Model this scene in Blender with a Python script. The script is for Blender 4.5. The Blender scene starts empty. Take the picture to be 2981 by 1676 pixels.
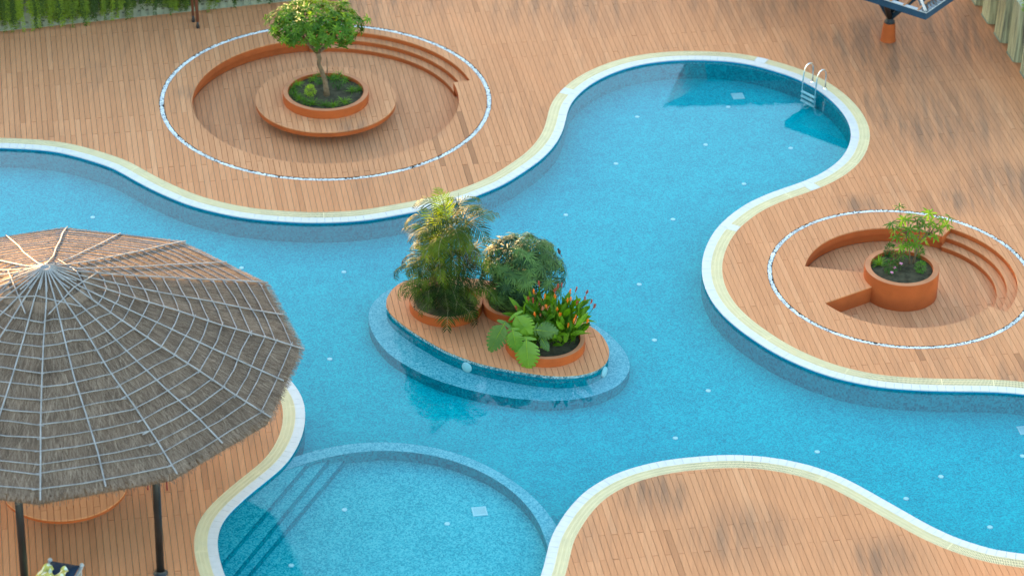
import bpy, math, random
import numpy as np
from mathutils import Vector, Matrix
from mathutils.geometry import delaunay_2d_cdt, tessellate_polygon

rnd = random.Random(7)
R = math.radians
scene = bpy.context.scene
COL = scene.collection

# ------------------------------------------------------------------ camera
PW, PH = 2981, 1676
CAM_H, FPX, PITCH, ROLL, BAZ = 40.3, 9052.904, 0.5500704, 0.0227349, -0.17807311
_F = np.array([0, math.cos(PITCH), -math.sin(PITCH)])
_U0 = np.array([0, math.sin(PITCH), math.cos(PITCH)])
_X = math.cos(ROLL) * np.array([1., 0, 0]) + math.sin(ROLL) * _U0
_U = -math.sin(ROLL) * np.array([1., 0, 0]) + math.cos(ROLL) * _U0
CAMP = np.array([0, 0, CAM_H])
cam = bpy.data.objects.new('camera', bpy.data.cameras.new('camera'))
COL.objects.link(cam)
cam.matrix_world = Matrix(((_X[0], _U[0], -_F[0], 0), (_X[1], _U[1], -_F[1], 0), (_X[2], _U[2], -_F[2], CAM_H), (0, 0, 0, 1)))
cam.data.sensor_width = 36
cam.data.sensor_fit = 'HORIZONTAL'
cam.data.lens = FPX / PW * 36
cam.data.clip_start = 0.5
cam.data.clip_end = 3000
cam.data.dof.use_dof = True
cam.data.dof.focus_distance = 75.5
cam.data.dof.aperture_fstop = 0.55
scene.camera = cam

# ------------------------------------------------------------------ sky, sun, exposure
SUN_EL, SUN_AZ = 5.0, 123.0           # azimuth counted from +X towards +Y
world = bpy.data.worlds.new('World')
scene.world = world
world.use_nodes = True
wn = world.node_tree
sky = wn.nodes.new('ShaderNodeTexSky')
sky.sky_type = 'NISHITA'
sky.sun_disc = False
sky.sun_elevation = R(SUN_EL)
sky.sun_rotation = R(90 - SUN_AZ)
sky.air_density = 1.0
sky.dust_density = 1.0
sky.ozone_density = 1.4
bgn = wn.nodes['Background']
bgn.inputs['Strength'].default_value = 0.15
wn.links.new(sky.outputs[0], bgn.inputs['Color'])
sun = bpy.data.objects.new('sun', bpy.data.lights.new('sun', 'SUN'))
COL.objects.link(sun)
sun.data.energy = 2.8
sun.data.angle = R(0.6)
sun.data.color = (1.0, 0.60, 0.26)
_ts = Vector((math.cos(R(SUN_AZ)) * math.cos(R(SUN_EL)), math.sin(R(SUN_AZ)) * math.cos(R(SUN_EL)), math.sin(R(SUN_EL))))
sun.rotation_euler = _ts.to_track_quat('Z', 'Y').to_euler()
sun.location = _ts * 120
scene.view_settings.view_transform = 'Standard'
scene.view_settings.look = 'None'
scene.view_settings.gamma = 1
scene.view_settings.exposure = 3.42
scene.render.engine = 'CYCLES'
scene.cycles.use_denoising = True
scene.cycles.max_bounces = 6
scene.cycles.transparent_max_bounces = 12
scene.cycles.caustics_reflective = False
scene.cycles.caustics_refractive = False
scene.cycles.sample_clamp_indirect = 6

# ------------------------------------------------------------------ picture -> place
def ray(x, y):
    return (x - PW / 2) * _X + (PH / 2 - y) * _U + FPX * _F

def g(x, y, z=0.0):
    d = ray(x, y)
    return CAMP + d * (z - CAM_H) / d[2]

def at_y(x, y, Y):
    d = ray(x, y)
    return CAMP + d * (Y / d[1])

DU = np.array([math.sin(BAZ), math.cos(BAZ)])      # along the boards
DV = np.array([math.cos(BAZ), -math.sin(BAZ)])     # across the boards

# ------------------------------------------------------------------ materials
def new_mat(name):
    m = bpy.data.materials.new(name)
    m.use_nodes = True
    nt = m.node_tree
    b = nt.nodes['Principled BSDF']
    return m, nt, b

def nd(nt, t, **kw):
    n = nt.nodes.new(t)
    for k, v in kw.items():
        if k in n.inputs:
            n.inputs[k].default_value = v
        else:
            setattr(n, k, v)
    return n

def ramp(nt, stops):
    n = nt.nodes.new('ShaderNodeValToRGB')
    while len(n.color_ramp.elements) < len(stops):
        n.color_ramp.elements.new(0.5)
    for e, (p, c) in zip(n.color_ramp.elements, stops):
        e.position = p
        e.color = (*c, 1)
    return n

def mixc(nt, fac, a, b, blend='MIX'):
    n = nt.nodes.new('ShaderNodeMix')
    n.data_type = 'RGBA'
    n.blend_type = blend
    for s, v in ((0, fac), (6, a), (7, b)):
        if isinstance(v, (int, float)):
            n.inputs[s].default_value = v
        elif isinstance(v, tuple):
            n.inputs[s].default_value = (*v, 1)
        else:
            nt.links.new(v, n.inputs[s])
    return n.outputs[2]

def pos_mapped(nt, scale, rotz=0.0):
    ge = nt.nodes.new('ShaderNodeNewGeometry')
    mp = nt.nodes.new('ShaderNodeMapping')
    mp.vector_type = 'POINT'
    mp.inputs['Rotation'].default_value = (0, 0, rotz)
    mp.inputs['Scale'].default_value = scale
    nt.links.new(ge.outputs['Position'], mp.inputs['Vector'])
    return mp.outputs[0]

def noise(nt, vec, scale, detail=3, rough=0.55):
    n = nd(nt, 'ShaderNodeTexNoise', Scale=scale, Detail=detail, Roughness=rough)
    nt.links.new(vec, n.inputs['Vector'])
    return n.outputs['Fac']

def simple(name, col, rough=0.6, var=0.12, scale=6.0, spec=0.3, metal=0.0, bump=0.0, bscale=60):
    m, nt, b = new_mat(name)
    v = pos_mapped(nt, (1, 1, 1))
    f = noise(nt, v, scale, 4)
    lo = tuple(c * (1 - var) for c in col)
    hi = tuple(min(1, c * (1 + var)) for c in col)
    r = ramp(nt, [(0.3, lo), (0.7, hi)])
    nt.links.new(f, r.inputs[0])
    nt.links.new(r.outputs[0], b.inputs['Base Color'])
    b.inputs['Roughness'].default_value = rough
    b.inputs['Specular IOR Level'].default_value = spec
    b.inputs['Metallic'].default_value = metal
    if bump:
        bp = nd(nt, 'ShaderNodeBump', Strength=bump, Distance=0.01)
        nt.links.new(noise(nt, v, bscale, 2), bp.inputs['Height'])
        nt.links.new(bp.outputs[0], b.inputs['Normal'])
    return m

def plank_material():
    m, nt, b = new_mat('decking')
    at = nt.nodes.new('ShaderNodeAttribute')
    at.attribute_name = 'tint'
    base = ramp(nt, [(0.0, (0.36, 0.145, 0.062)), (0.2, (0.53, 0.216, 0.092)), (0.6, (0.595, 0.25, 0.109)), (1.0, (0.655, 0.30, 0.14))])
    nt.links.new(at.outputs['Fac'], base.inputs[0])
    gr = pos_mapped(nt, (14, 0.9, 1), BAZ)
    f1 = noise(nt, gr, 1.6, 4)
    g1 = ramp(nt, [(0.3, (0.90, 0.90, 0.90)), (0.7, (1.07, 1.07, 1.07))])
    nt.links.new(f1, g1.inputs[0])
    c = mixc(nt, 1.0, base.outputs[0], g1.outputs[0], 'MULTIPLY')
    # weathering: grey-brown dirt drawn out along the boards, in patches
    dv = pos_mapped(nt, (3.4, 0.30, 1), BAZ)
    d1 = noise(nt, dv, 1.1, 5, 0.65)
    pv = pos_mapped(nt, (1, 1, 1))
    d2 = noise(nt, pv, 0.23, 3)
    mu = nd(nt, 'ShaderNodeMath', operation='MULTIPLY')
    nt.links.new(d1, mu.inputs[0])
    nt.links.new(d2, mu.inputs[1])
    dr = ramp(nt, [(0.27, (0, 0, 0)), (0.40, (1, 1, 1))])
    nt.links.new(mu.outputs[0], dr.inputs[0])
    # stained patches of the decking (drips under the shelter, wet lobe, rim of the seat circle); far-back ones paint in the dimming light there
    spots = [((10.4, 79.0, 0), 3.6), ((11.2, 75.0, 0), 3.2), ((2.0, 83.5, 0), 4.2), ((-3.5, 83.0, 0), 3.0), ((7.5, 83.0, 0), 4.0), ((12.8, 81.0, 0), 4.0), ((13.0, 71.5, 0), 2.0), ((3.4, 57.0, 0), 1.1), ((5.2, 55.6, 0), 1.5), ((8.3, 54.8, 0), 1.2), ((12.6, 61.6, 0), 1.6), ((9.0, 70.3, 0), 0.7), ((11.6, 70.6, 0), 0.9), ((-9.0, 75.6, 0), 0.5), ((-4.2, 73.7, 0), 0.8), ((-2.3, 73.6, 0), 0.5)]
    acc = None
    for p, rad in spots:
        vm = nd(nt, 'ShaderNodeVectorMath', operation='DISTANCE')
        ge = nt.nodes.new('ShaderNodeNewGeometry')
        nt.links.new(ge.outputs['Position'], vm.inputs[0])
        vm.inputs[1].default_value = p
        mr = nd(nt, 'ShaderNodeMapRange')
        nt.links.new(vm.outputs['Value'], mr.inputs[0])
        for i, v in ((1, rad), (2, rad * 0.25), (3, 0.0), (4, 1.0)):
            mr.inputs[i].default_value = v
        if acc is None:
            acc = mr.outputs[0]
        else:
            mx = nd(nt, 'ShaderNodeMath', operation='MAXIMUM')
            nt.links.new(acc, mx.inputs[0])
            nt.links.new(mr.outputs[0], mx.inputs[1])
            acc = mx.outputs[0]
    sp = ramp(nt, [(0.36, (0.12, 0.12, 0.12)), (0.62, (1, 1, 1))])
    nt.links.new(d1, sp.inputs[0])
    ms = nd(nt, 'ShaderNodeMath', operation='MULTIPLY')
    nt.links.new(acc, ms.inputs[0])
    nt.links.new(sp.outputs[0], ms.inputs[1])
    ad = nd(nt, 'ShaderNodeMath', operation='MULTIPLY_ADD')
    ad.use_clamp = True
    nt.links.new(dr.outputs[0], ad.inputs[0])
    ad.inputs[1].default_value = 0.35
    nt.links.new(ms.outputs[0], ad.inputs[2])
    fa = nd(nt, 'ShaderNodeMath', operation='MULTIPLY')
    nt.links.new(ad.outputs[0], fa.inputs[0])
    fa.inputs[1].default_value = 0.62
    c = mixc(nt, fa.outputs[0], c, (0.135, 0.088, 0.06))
    fine = noise(nt, pv, 90, 2, 0.7)
    fr = ramp(nt, [(0.25, (0.92, 0.92, 0.92)), (0.75, (1.07, 1.07, 1.07))])
    nt.links.new(fine, fr.inputs[0])
    c = mixc(nt, 1.0, c, fr.outputs[0], 'MULTIPLY')
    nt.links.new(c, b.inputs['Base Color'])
    b.inputs['Roughness'].default_value = 0.7
    b.inputs['Specular IOR Level'].default_value = 0.12
    return m

def mosaic(name, cols, cell, rough=0.35, mott=0.8):
    m, nt, b = new_mat(name)
    p = pos_mapped(nt, (1 / cell, 1 / cell, 1 / cell), BAZ)
    fl = nd(nt, 'ShaderNodeVectorMath', operation='FLOOR')
    nt.links.new(p, fl.inputs[0])
    wnz = nd(nt, 'ShaderNodeTexWhiteNoise', noise_dimensions='3D')
    nt.links.new(fl.outputs[0], wnz.inputs['Vector'])
    n2 = noise(nt, pos_mapped(nt, (1, 1, 1)), 1.3, 5, 0.7)
    ma = nd(nt, 'ShaderNodeMath', operation='MULTIPLY_ADD')
    nt.links.new(n2, ma.inputs[0])
    ma.inputs[1].default_value = mott
    nt.links.new(wnz.outputs['Value'], ma.inputs[2])
    sb = nd(nt, 'ShaderNodeMath', operation='SUBTRACT')
    sb.use_clamp = True
    nt.links.new(ma.outputs[0], sb.inputs[0])
    sb.inputs[1].default_value = mott * 0.5
    r = ramp(nt, [(i / (len(cols) - 1), c) for i, c in enumerate(cols)])
    nt.links.new(sb.outputs[0], r.inputs[0])
    nt.links.new(r.outputs[0], b.inputs['Base Color'])
    b.inputs['Roughness'].default_value = rough
    b.inputs['Specular IOR Level'].default_value = 0.0
    return m

def water_material():
    m = bpy.data.materials.new('pool_water')
    m.use_nodes = True
    nt = m.node_tree
    nt.nodes.clear()
    out = nt.nodes.new('ShaderNodeOutputMaterial')
    tr = nt.nodes.new('ShaderNodeBsdfTransparent')
    tr.inputs[0].default_value = (0.80, 0.97, 0.985, 1)
    gl = nd(nt, 'ShaderNodeBsdfGlossy', Roughness=0.015)
    gl.inputs[0].default_value = (1, 1, 1, 1)
    bp = nd(nt, 'ShaderNodeBump', Strength=0.05, Distance=0.02)
    pv = pos_mapped(nt, (1, 1, 1))
    nt.links.new(noise(nt, pv, 2.2, 3), bp.inputs['Height'])
    nt.links.new(bp.outputs[0], gl.inputs['Normal'])
    # Schlick reflectance of a water surface, the same from both sides
    ge = nt.nodes.new('ShaderNodeNewGeometry')
    dt = nd(nt, 'ShaderNodeVectorMath', operation='DOT_PRODUCT')
    nt.links.new(ge.outputs['Incoming'], dt.inputs[0])
    nt.links.new(ge.outputs['Normal'], dt.inputs[1])
    ab = nd(nt, 'ShaderNodeMath', operation='ABSOLUTE')
    nt.links.new(dt.outputs['Value'], ab.inputs[0])
    om = nd(nt, 'ShaderNodeMath', operation='SUBTRACT')
    om.inputs[0].default_value = 1
    nt.links.new(ab.outputs[0], om.inputs[1])
    pw = nd(nt, 'ShaderNodeMath', operation='POWER')
    nt.links.new(om.outputs[0], pw.inputs[0])
    pw.inputs[1].default_value = 5
    fr = nd(nt, 'ShaderNodeMath', operation='MULTIPLY_ADD')
    nt.links.new(pw.outputs[0], fr.inputs[0])
    fr.inputs[1].default_value = 0.98
    fr.inputs[2].default_value = 0.02
    fr.use_clamp = True
    mx = nt.nodes.new('ShaderNodeMixShader')
    nt.links.new(fr.outputs[0], mx.inputs[0])
    nt.links.new(tr.outputs[0], mx.inputs[1])
    nt.links.new(gl.outputs[0], mx.inputs[2])
    nt.links.new(mx.outputs[0], out.inputs[0])
    return m

def leaf_material(name, col, col2, trans=0.35, rough=0.5, spec=0.22, attr=None):
    m, nt, b = new_mat(name)
    v = pos_mapped(nt, (1, 1, 1))
    oi = nt.nodes.new('ShaderNodeObjectInfo')
    f = noise(nt, v, 3.0, 3)
    ad = nd(nt, 'ShaderNodeMath', operation='MULTIPLY_ADD')
    nt.links.new(oi.outputs['Random'], ad.inputs[0])
    ad.inputs[1].default_value = 0.6
    ad.inputs[2].default_value = -0.30
    a2 = nd(nt, 'ShaderNodeMath', operation='ADD')
    nt.links.new(f, a2.inputs[0])
    nt.links.new(ad.outputs[0], a2.inputs[1])
    r = ramp(nt, [(0.25, col), (0.75, col2)])
    nt.links.new(a2.outputs[0], r.inputs[0])
    if attr:
        at = nt.nodes.new('ShaderNodeAttribute')
        at.attribute_name = attr
        nt.links.new(at.outputs['Fac'], r.inputs[0])
    nt.links.new(r.outputs[0], b.inputs['Base Color'])
    b.inputs['Roughness'].default_value = rough
    b.inputs['Specular IOR Level'].default_value = spec
    tl = nt.nodes.new('ShaderNodeBsdfTranslucent')
    hs = nd(nt, 'ShaderNodeHueSaturation', Saturation=1.1, Value=1.5)
    nt.links.new(r.outputs[0], hs.inputs['Color'])
    nt.links.new(hs.outputs[0], tl.inputs[0])
    mx = nt.nodes.new('ShaderNodeMixShader')
    mx.inputs[0].default_value = trans
    nt.links.new(b.outputs[0], mx.inputs[1])
    nt.links.new(tl.outputs[0], mx.inputs[2])
    nt.links.new(mx.outputs[0], nt.nodes['Material Output'].inputs[0])
    return m

def tint_material(name, stops, rough=0.8):
    m, nt, b = new_mat(name)
    at = nt.nodes.new('ShaderNodeAttribute')
    at.attribute_name = 'tint'
    r = ramp(nt, stops)
    nt.links.new(at.outputs['Fac'], r.inputs[0])
    v = pos_mapped(nt, (1, 1, 1))
    n = ramp(nt, [(0.3, (0.8, 0.8, 0.8)), (0.7, (1.15, 1.15, 1.15))])
    nt.links.new(noise(nt, v, 1.4, 4), n.inputs[0])
    nt.links.new(mixc(nt, 1.0, r.outputs[0], n.outputs[0], 'MULTIPLY'), b.inputs['Base Color'])
    b.inputs['Roughness'].default_value = rough
    b.inputs['Specular IOR Level'].default_value = 0.2
    return m

M = {
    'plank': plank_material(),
    'orange': simple('terracotta_paint', (0.36, 0.076, 0.015), 0.75, 0.13, 2.2, 0.25, bump=0.25, bscale=45),
    'rim': simple('sun_faded_terracotta', (0.47, 0.185, 0.085), 0.8, 0.12, 2.5, 0.15),
    'soil': simple('soil', (0.062, 0.053, 0.030), 0.95, 0.45, 7, 0.1, bump=0.8, bscale=30),
    'ground': simple('bare_ground', (0.07, 0.055, 0.04), 0.95, 0.3, 0.4, 0.1),
    'dark': simple('dark_gap', (0.02, 0.015, 0.012), 0.9, 0.2, 3, 0.1),
    'coping': simple('white_coping_tile', (0.58, 0.555, 0.515), 0.55, 0.05, 5, 0.3),
    'grate': simple('cream_plastic', (0.72, 0.59, 0.33), 0.55, 0.06, 3, 0.3),
    'trim': simple('blue_trim_tile', (0.004, 0.17, 0.36), 0.25, 0.15, 20, 0.5),
    'pebble': tint_material('white_pebble', [(0, (0.05, 0.05, 0.055)), (0.10, (0.40, 0.40, 0.39)), (0.16, (0.66, 0.65, 0.62)), (1, (0.90, 0.88, 0.83))], 0.6),
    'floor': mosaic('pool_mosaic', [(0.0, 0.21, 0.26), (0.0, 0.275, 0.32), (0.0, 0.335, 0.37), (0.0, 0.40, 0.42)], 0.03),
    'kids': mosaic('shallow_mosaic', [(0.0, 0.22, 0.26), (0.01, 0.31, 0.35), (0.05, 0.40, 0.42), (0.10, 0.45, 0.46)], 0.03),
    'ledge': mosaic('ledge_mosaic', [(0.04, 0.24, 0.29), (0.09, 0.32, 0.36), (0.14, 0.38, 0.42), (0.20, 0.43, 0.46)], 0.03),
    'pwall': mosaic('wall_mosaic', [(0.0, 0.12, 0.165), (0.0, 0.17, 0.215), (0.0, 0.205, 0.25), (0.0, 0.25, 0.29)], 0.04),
    'iband': mosaic('grey_green_mosaic', [(0.03, 0.10, 0.13), (0.10, 0.22, 0.25), (0.20, 0.33, 0.36), (0.34, 0.46, 0.48)], 0.035),
    'water': water_material(),
    'white': simple('white_plastic', (0.40, 0.56, 0.56), 0.35, 0.05, 4, 0.4),
    'steel': simple('polished_steel', (0.72, 0.71, 0.69), 0.16, 0.03, 4, 0.5, metal=1.0),
    'bark': simple('bark', (0.16, 0.105, 0.06), 0.85, 0.35, 9, 0.15, bump=0.6, bscale=40),
    'cane': simple('palm_cane', (0.16, 0.15, 0.06), 0.6, 0.4, 8, 0.3),
    'treeleaf': leaf_material('tree_leaf', (0.040, 0.110, 0.006), (0.115, 0.215, 0.012), 0.35),
    'newleaf': leaf_material('fresh_leaf', (0.13, 0.25, 0.012), (0.25, 0.37, 0.02), 0.4),
    'palm': leaf_material('palm_leaf', (0.010, 0.026, 0.003), (0.088, 0.130, 0.010), 0.12, 0.55, 0.1),
    'palmy': leaf_material('young_palm_leaf', (0.12, 0.19, 0.006), (0.22, 0.30, 0.010), 0.35, 0.55, 0.1),
    'palmd': leaf_material('old_palm_leaf', (0.055, 0.036, 0.014), (0.10, 0.066, 0.028), 0.15, 0.6),
    'sedge': leaf_material('sedge_leaf', (0.014, 0.045, 0.010), (0.095, 0.180, 0.038), 0.12),
    'heli': leaf_material('heliconia_leaf', (0.050, 0.130, 0.006), (0.145, 0.27, 0.010), 0.35),
    'monst': leaf_material('monstera_leaf', (0.055, 0.150, 0.010), (0.135, 0.26, 0.020), 0.25, 0.4, 0.3),
    'monst2': leaf_material('dull_monstera_leaf', (0.050, 0.115, 0.024), (0.10, 0.18, 0.035), 0.25, 0.45, 0.3),
    'grass': leaf_material('tuft_blade', (0.070, 0.165, 0.006), (0.19, 0.33, 0.012), 0.35),
    'bush': leaf_material('bush_leaf', (0.032, 0.105, 0.012), (0.080, 0.185, 0.020), 0.3),
    'ybush': leaf_material('yellow_bush_leaf', (0.15, 0.26, 0.008), (0.31, 0.41, 0.02), 0.35),
    'vine': leaf_material('vine_leaf', (0.030, 0.060, 0.003), (0.155, 0.215, 0.006), 0.3, attr='tint'),
    'redleaf': leaf_material('bronze_leaf', (0.070, 0.042, 0.014), (0.15, 0.058, 0.02), 0.25),
    'flower': simple('orange_bract', (0.85, 0.22, 0.015), 0.5, 0.2, 30, 0.3),
    'redflower': simple('red_bract', (0.42, 0.075, 0.035), 0.5, 0.3, 30, 0.3),
    'pink': simple('pink_petal', (0.80, 0.36, 0.48), 0.6, 0.1, 30, 0.2),
    'thatch': tint_material('thatch', [(0, (0.085, 0.050, 0.031)), (0.5, (0.20, 0.126, 0.082)), (1, (0.34, 0.235, 0.16))], 0.9),
    'stick': simple('weathered_cane', (0.30, 0.275, 0.26), 0.7, 0.25, 3.5, 0.2),
    'black': simple('black_post', (0.012, 0.012, 0.013), 0.4, 0.3, 2, 0.4),
    'navy': simple('navy_fascia', (0.012, 0.040, 0.075), 0.55, 0.25, 1.5, 0.3),
    'navycloth': simple('navy_cushion', (0.014, 0.030, 0.060), 0.85, 0.25, 6, 0.1, bump=0.3, bscale=80),
    'pale': simple('pale_edging', (0.38, 0.38, 0.37), 0.6, 0.1, 3, 0.3),
    'shingle': tint_material('grey_shingle', [(0, (0.045, 0.045, 0.045)), (0.5, (0.10, 0.10, 0.10)), (1, (0.19, 0.19, 0.19))], 0.7),
    'timber': simple('brown_timber', (0.34, 0.14, 0.055), 0.6, 0.2, 4, 0.3),
    'redbrown': simple('red_brown_paint', (0.15, 0.055, 0.032), 0.55, 0.2, 2, 0.3),
    'concrete': simple('mossy_concrete', (0.36, 0.36, 0.22), 0.9, 0.30, 4.5, 0.15, bump=0.4, bscale=30),
    'wallwhite': simple('aged_white_block', (0.20, 0.22, 0.16), 0.85, 0.25, 3, 0.2),
    'redchair': simple('red_plastic', (0.19, 0.012, 0.018), 0.45, 0.1, 3, 0.4),
    'towel': simple('yellow_print', (0.62, 0.55, 0.14), 0.9, 0.35, 9, 0.1),
    'towelw': simple('white_print', (0.74, 0.77, 0.60), 0.9, 0.15, 9, 0.1),
    'feather': simple('dark_feather', (0.05, 0.04, 0.035), 0.8, 0.3, 20, 0.1),
    'belly': simple('pale_feather', (0.55, 0.45, 0.40), 0.8, 0.1, 20, 0.1),
}

def streaked_concrete():
    m = M['concrete']
    nt = m.node_tree
    b = nt.nodes['Principled BSDF']
    v = pos_mapped(nt, (9, 9, 0.35))
    f = noise(nt, v, 1.6, 5, 0.7)
    r = ramp(nt, [(0.35, (0.13, 0.12, 0.09)), (0.5, (0.33, 0.32, 0.19)), (0.7, (0.50, 0.50, 0.34))])
    nt.links.new(f, r.inputs[0])
    nt.links.new(r.outputs[0], b.inputs['Base Color'])
streaked_concrete()

# ------------------------------------------------------------------ object helpers
def tag(o, label=None, cat=None, group=None, kind=None):
    if label: o['label'] = label
    if cat: o['category'] = cat
    if group: o['group'] = group
    if kind: o['kind'] = kind
    return o

def empty(name, loc=(0, 0, 0), label=None, cat=None, group=None, kind=None):
    o = bpy.data.objects.new(name, None)
    o.empty_display_size = 0.2
    COL.objects.link(o)
    o.location = loc
    return tag(o, label, cat, group, kind)

def link(name, me, parent=None, loc=(0, 0, 0), rot=None):
    o = bpy.data.objects.new(name, me)
    COL.objects.link(o)
    if parent is not None:
        o.parent = parent
    o.location = loc
    if rot is not None:
        o.rotation_mode = 'QUATERNION'
        o.rotation_quaternion = rot
    return o

class MB:
    """collects vertices and faces of one mesh"""
    def __init__(s):
        s.v, s.f, s.t, s.mi = [], [], [], []
        s.cur = 0.5
        s.m = 0
    def add(s, vs, fs):
        o = len(s.v)
        s.v.extend([tuple(map(float, p)) for p in vs])
        s.f.extend([tuple(i + o for i in f) for f in fs])
        s.t.extend([s.cur] * len(vs))
        s.mi.extend([s.m] * len(fs))
    def box(s, c, size, rot=None):
        hx, hy, hz = size[0] / 2, size[1] / 2, size[2] / 2
        vs = [Vector((x, y, z)) for z in (-hz, hz) for x, y in ((-hx, -hy), (hx, -hy), (hx, hy), (-hx, hy))]
        if rot is not None:
            vs = [rot @ p for p in vs]
        vs = [p + Vector(c) for p in vs]
        s.add(vs, [(0, 3, 2, 1), (4, 5, 6, 7), (0, 1, 5, 4), (1, 2, 6, 5), (2, 3, 7, 6), (3, 0, 4, 7)])
    def tube(s, pts, rad, n=6, cap=True):
        pts = [Vector(p) for p in pts]
        if not isinstance(rad, (list, tuple)):
            rad = [rad] * len(pts)
        vs, fs = [], []
        prev = None
        for i, p in enumerate(pts):
            d = (pts[min(i + 1, len(pts) - 1)] - pts[max(i - 1, 0)]).normalized()
            ref = Vector((0, 0, 1)) if abs(d.z) < 0.95 else Vector((1, 0, 0))
            a = d.cross(ref).normalized() if prev is None else (prev - d * prev.dot(d)).normalized()
            prev = a
            b = d.cross(a)
            for k in range(n):
                t = 2 * math.pi * k / n
                vs.append(p + (a * math.cos(t) + b * math.sin(t)) * rad[i])
        for i in range(len(pts) - 1):
            for k in range(n):
                fs.append((i * n + k, i * n + (k + 1) % n, (i + 1) * n + (k + 1) % n, (i + 1) * n + k))
        if cap:
            fs.append(tuple(range(n))[::-1])
            fs.append(tuple((len(pts) - 1) * n + k for k in range(n)))
        s.add(vs, fs)
    def lathe(s, prof, n=48, c=(0, 0, 0), close=False):
        vs, fs = [], []
        for r_, z in prof:
            for k in range(n):
                t = 2 * math.pi * k / n
                vs.append((c[0] + r_ * math.cos(t), c[1] + r_ * math.sin(t), c[2] + z))
        for i in range(len(prof) - 1):
            for k in range(n):
                fs.append((i * n + k, i * n + (k + 1) % n, (i + 1) * n + (k + 1) % n, (i + 1) * n + k))
        s.add(vs, fs)
        if close:
            o = len(s.v) - n
            s.f.append(tuple(o + k for k in range(n)))
            s.mi.append(s.m)
    def poly(s, pts2, z):
        """a flat, possibly non-convex face"""
        tris = tessellate_polygon([[Vector((p[0], p[1], 0)) for p in pts2]])
        vs = [(p[0], p[1], z) for p in pts2]
        out = []
        for a, b, c in tris:
            pa, pb, pc = pts2[a], pts2[b], pts2[c]
            ar = (pb[0] - pa[0]) * (pc[1] - pa[1]) - (pc[0] - pa[0]) * (pb[1] - pa[1])
            out.append((a, b, c) if ar > 0 else (a, c, b))
        s.add(vs, out)
    def strip(s, p0, z0, p1, z1, closed=False):
        n = len(p0)
        vs = [(p[0], p[1], z0) for p in p0] + [(p[0], p[1], z1) for p in p1]
        m = n if closed else n - 1
        s.add(vs, [(i, (i + 1) % n, n + (i + 1) % n, n + i) for i in range(m)])
    def leaf(s, base, d, up, L, w, droop=0.3, segs=3, fold=0.2, tipw=0.0, wpow=1.0):
        """a blade bent down along its length and folded at the midrib"""
        d = Vector(d).normalized()
        up = Vector(up)
        up = (up - d * up.dot(d))
        up = up.normalized() if up.length > 1e-4 else Vector((0, 0, 1))
        side = d.cross(up)
        p = Vector(base)
        vs = []
        for i in range(segs + 1):
            t = i / segs
            ww = w * (math.sin(math.pi * min(1, (t * 0.86 + 0.12))) ** wpow) if i < segs else tipw
            a = droop * t
            dd = d * math.cos(a) - up * math.sin(a)
            uu = up * math.cos(a) + d * math.sin(a)
            if i:
                p = p + dd * (L / segs)
            if i == segs and tipw == 0:
                vs.append(p.copy())
            else:
                vs += [p + side * ww * 0.5 + uu * ww * fold, p.copy(), p - side * ww * 0.5 + uu * ww * fold]
        fs = []
        for i in range(segs):
            o = i * 3
            if i == segs - 1 and tipw == 0:
                fs += [(o, o + 1, o + 3), (o + 1, o + 2, o + 3)]
            else:
                fs += [(o, o + 1, o + 4, o + 3), (o + 1, o + 2, o + 5, o + 4)]
        s.add(vs, fs)
    def mesh(s, name, mats, smooth=False):
        me = bpy.data.meshes.new(name)
        me.from_pydata(s.v, [], s.f)
        for m in (mats if isinstance(mats, (list, tuple)) else [mats]):
            me.materials.append(m)
        if any(s.mi):
            me.polygons.foreach_set('material_index', s.mi)
        at = me.attributes.new('tint', 'FLOAT', 'POINT')
        at.data.foreach_set('value', s.t)
        if smooth:
            me.polygons.foreach_set('use_smooth', [True] * len(me.polygons))
        me.update()
        return me
    def build(s, name, mats, parent=None, smooth=False, loc=(0, 0, 0)):
        return link(name, s.mesh(name, mats, smooth), parent, loc)

def circle(c, r, n=96, a0=0.0, a1=360.0, full=True):
    ts = np.linspace(R(a0), R(a1), n, endpoint=not full)
    return [(c[0] + r * math.cos(t), c[1] + r * math.sin(t)) for t in ts]

# ------------------------------------------------------------------ pool outline (water edge at deck level)
def smooth_curve(px, step=0.1, sigma=0.22):
    P = np.array([g(x, y)[:2] for x, y in px])
    Q = []
    for i in range(len(P) - 1):
        p0, p1, p2, p3 = P[max(i - 1, 0)], P[i], P[i + 1], P[min(i + 2, len(P) - 1)]
        for t in np.linspace(0, 1, 24, endpoint=False):
            Q.append(0.5 * (2 * p1 + (p2 - p0) * t + (2 * p0 - 5 * p1 + 4 * p2 - p3) * t ** 2 + (3 * p1 - p0 - 3 * p2 + p3) * t ** 3))
    Q.append(P[-1])
    Q = np.array(Q)
    s = np.r_[0, np.cumsum(np.hypot(*np.diff(Q, axis=0).T))]
    n = int(s[-1] / step)
    u = np.linspace(0, s[-1], n)
    Q = np.c_[np.interp(u, s, Q[:, 0]), np.interp(u, s, Q[:, 1])]
    k = np.arange(-8, 9) * step
    w = np.exp(-0.5 * (k / sigma) ** 2)
    w /= w.sum()
    pad = np.r_[[2 * Q[0] - Q[i] for i in range(8, 0, -1)], Q, [2 * Q[-1] - Q[-1 - i] for i in range(1, 9)]]
    return np.c_[np.convolve(pad[:, 0], w, 'valid'), np.convolve(pad[:, 1], w, 'valid')]

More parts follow.
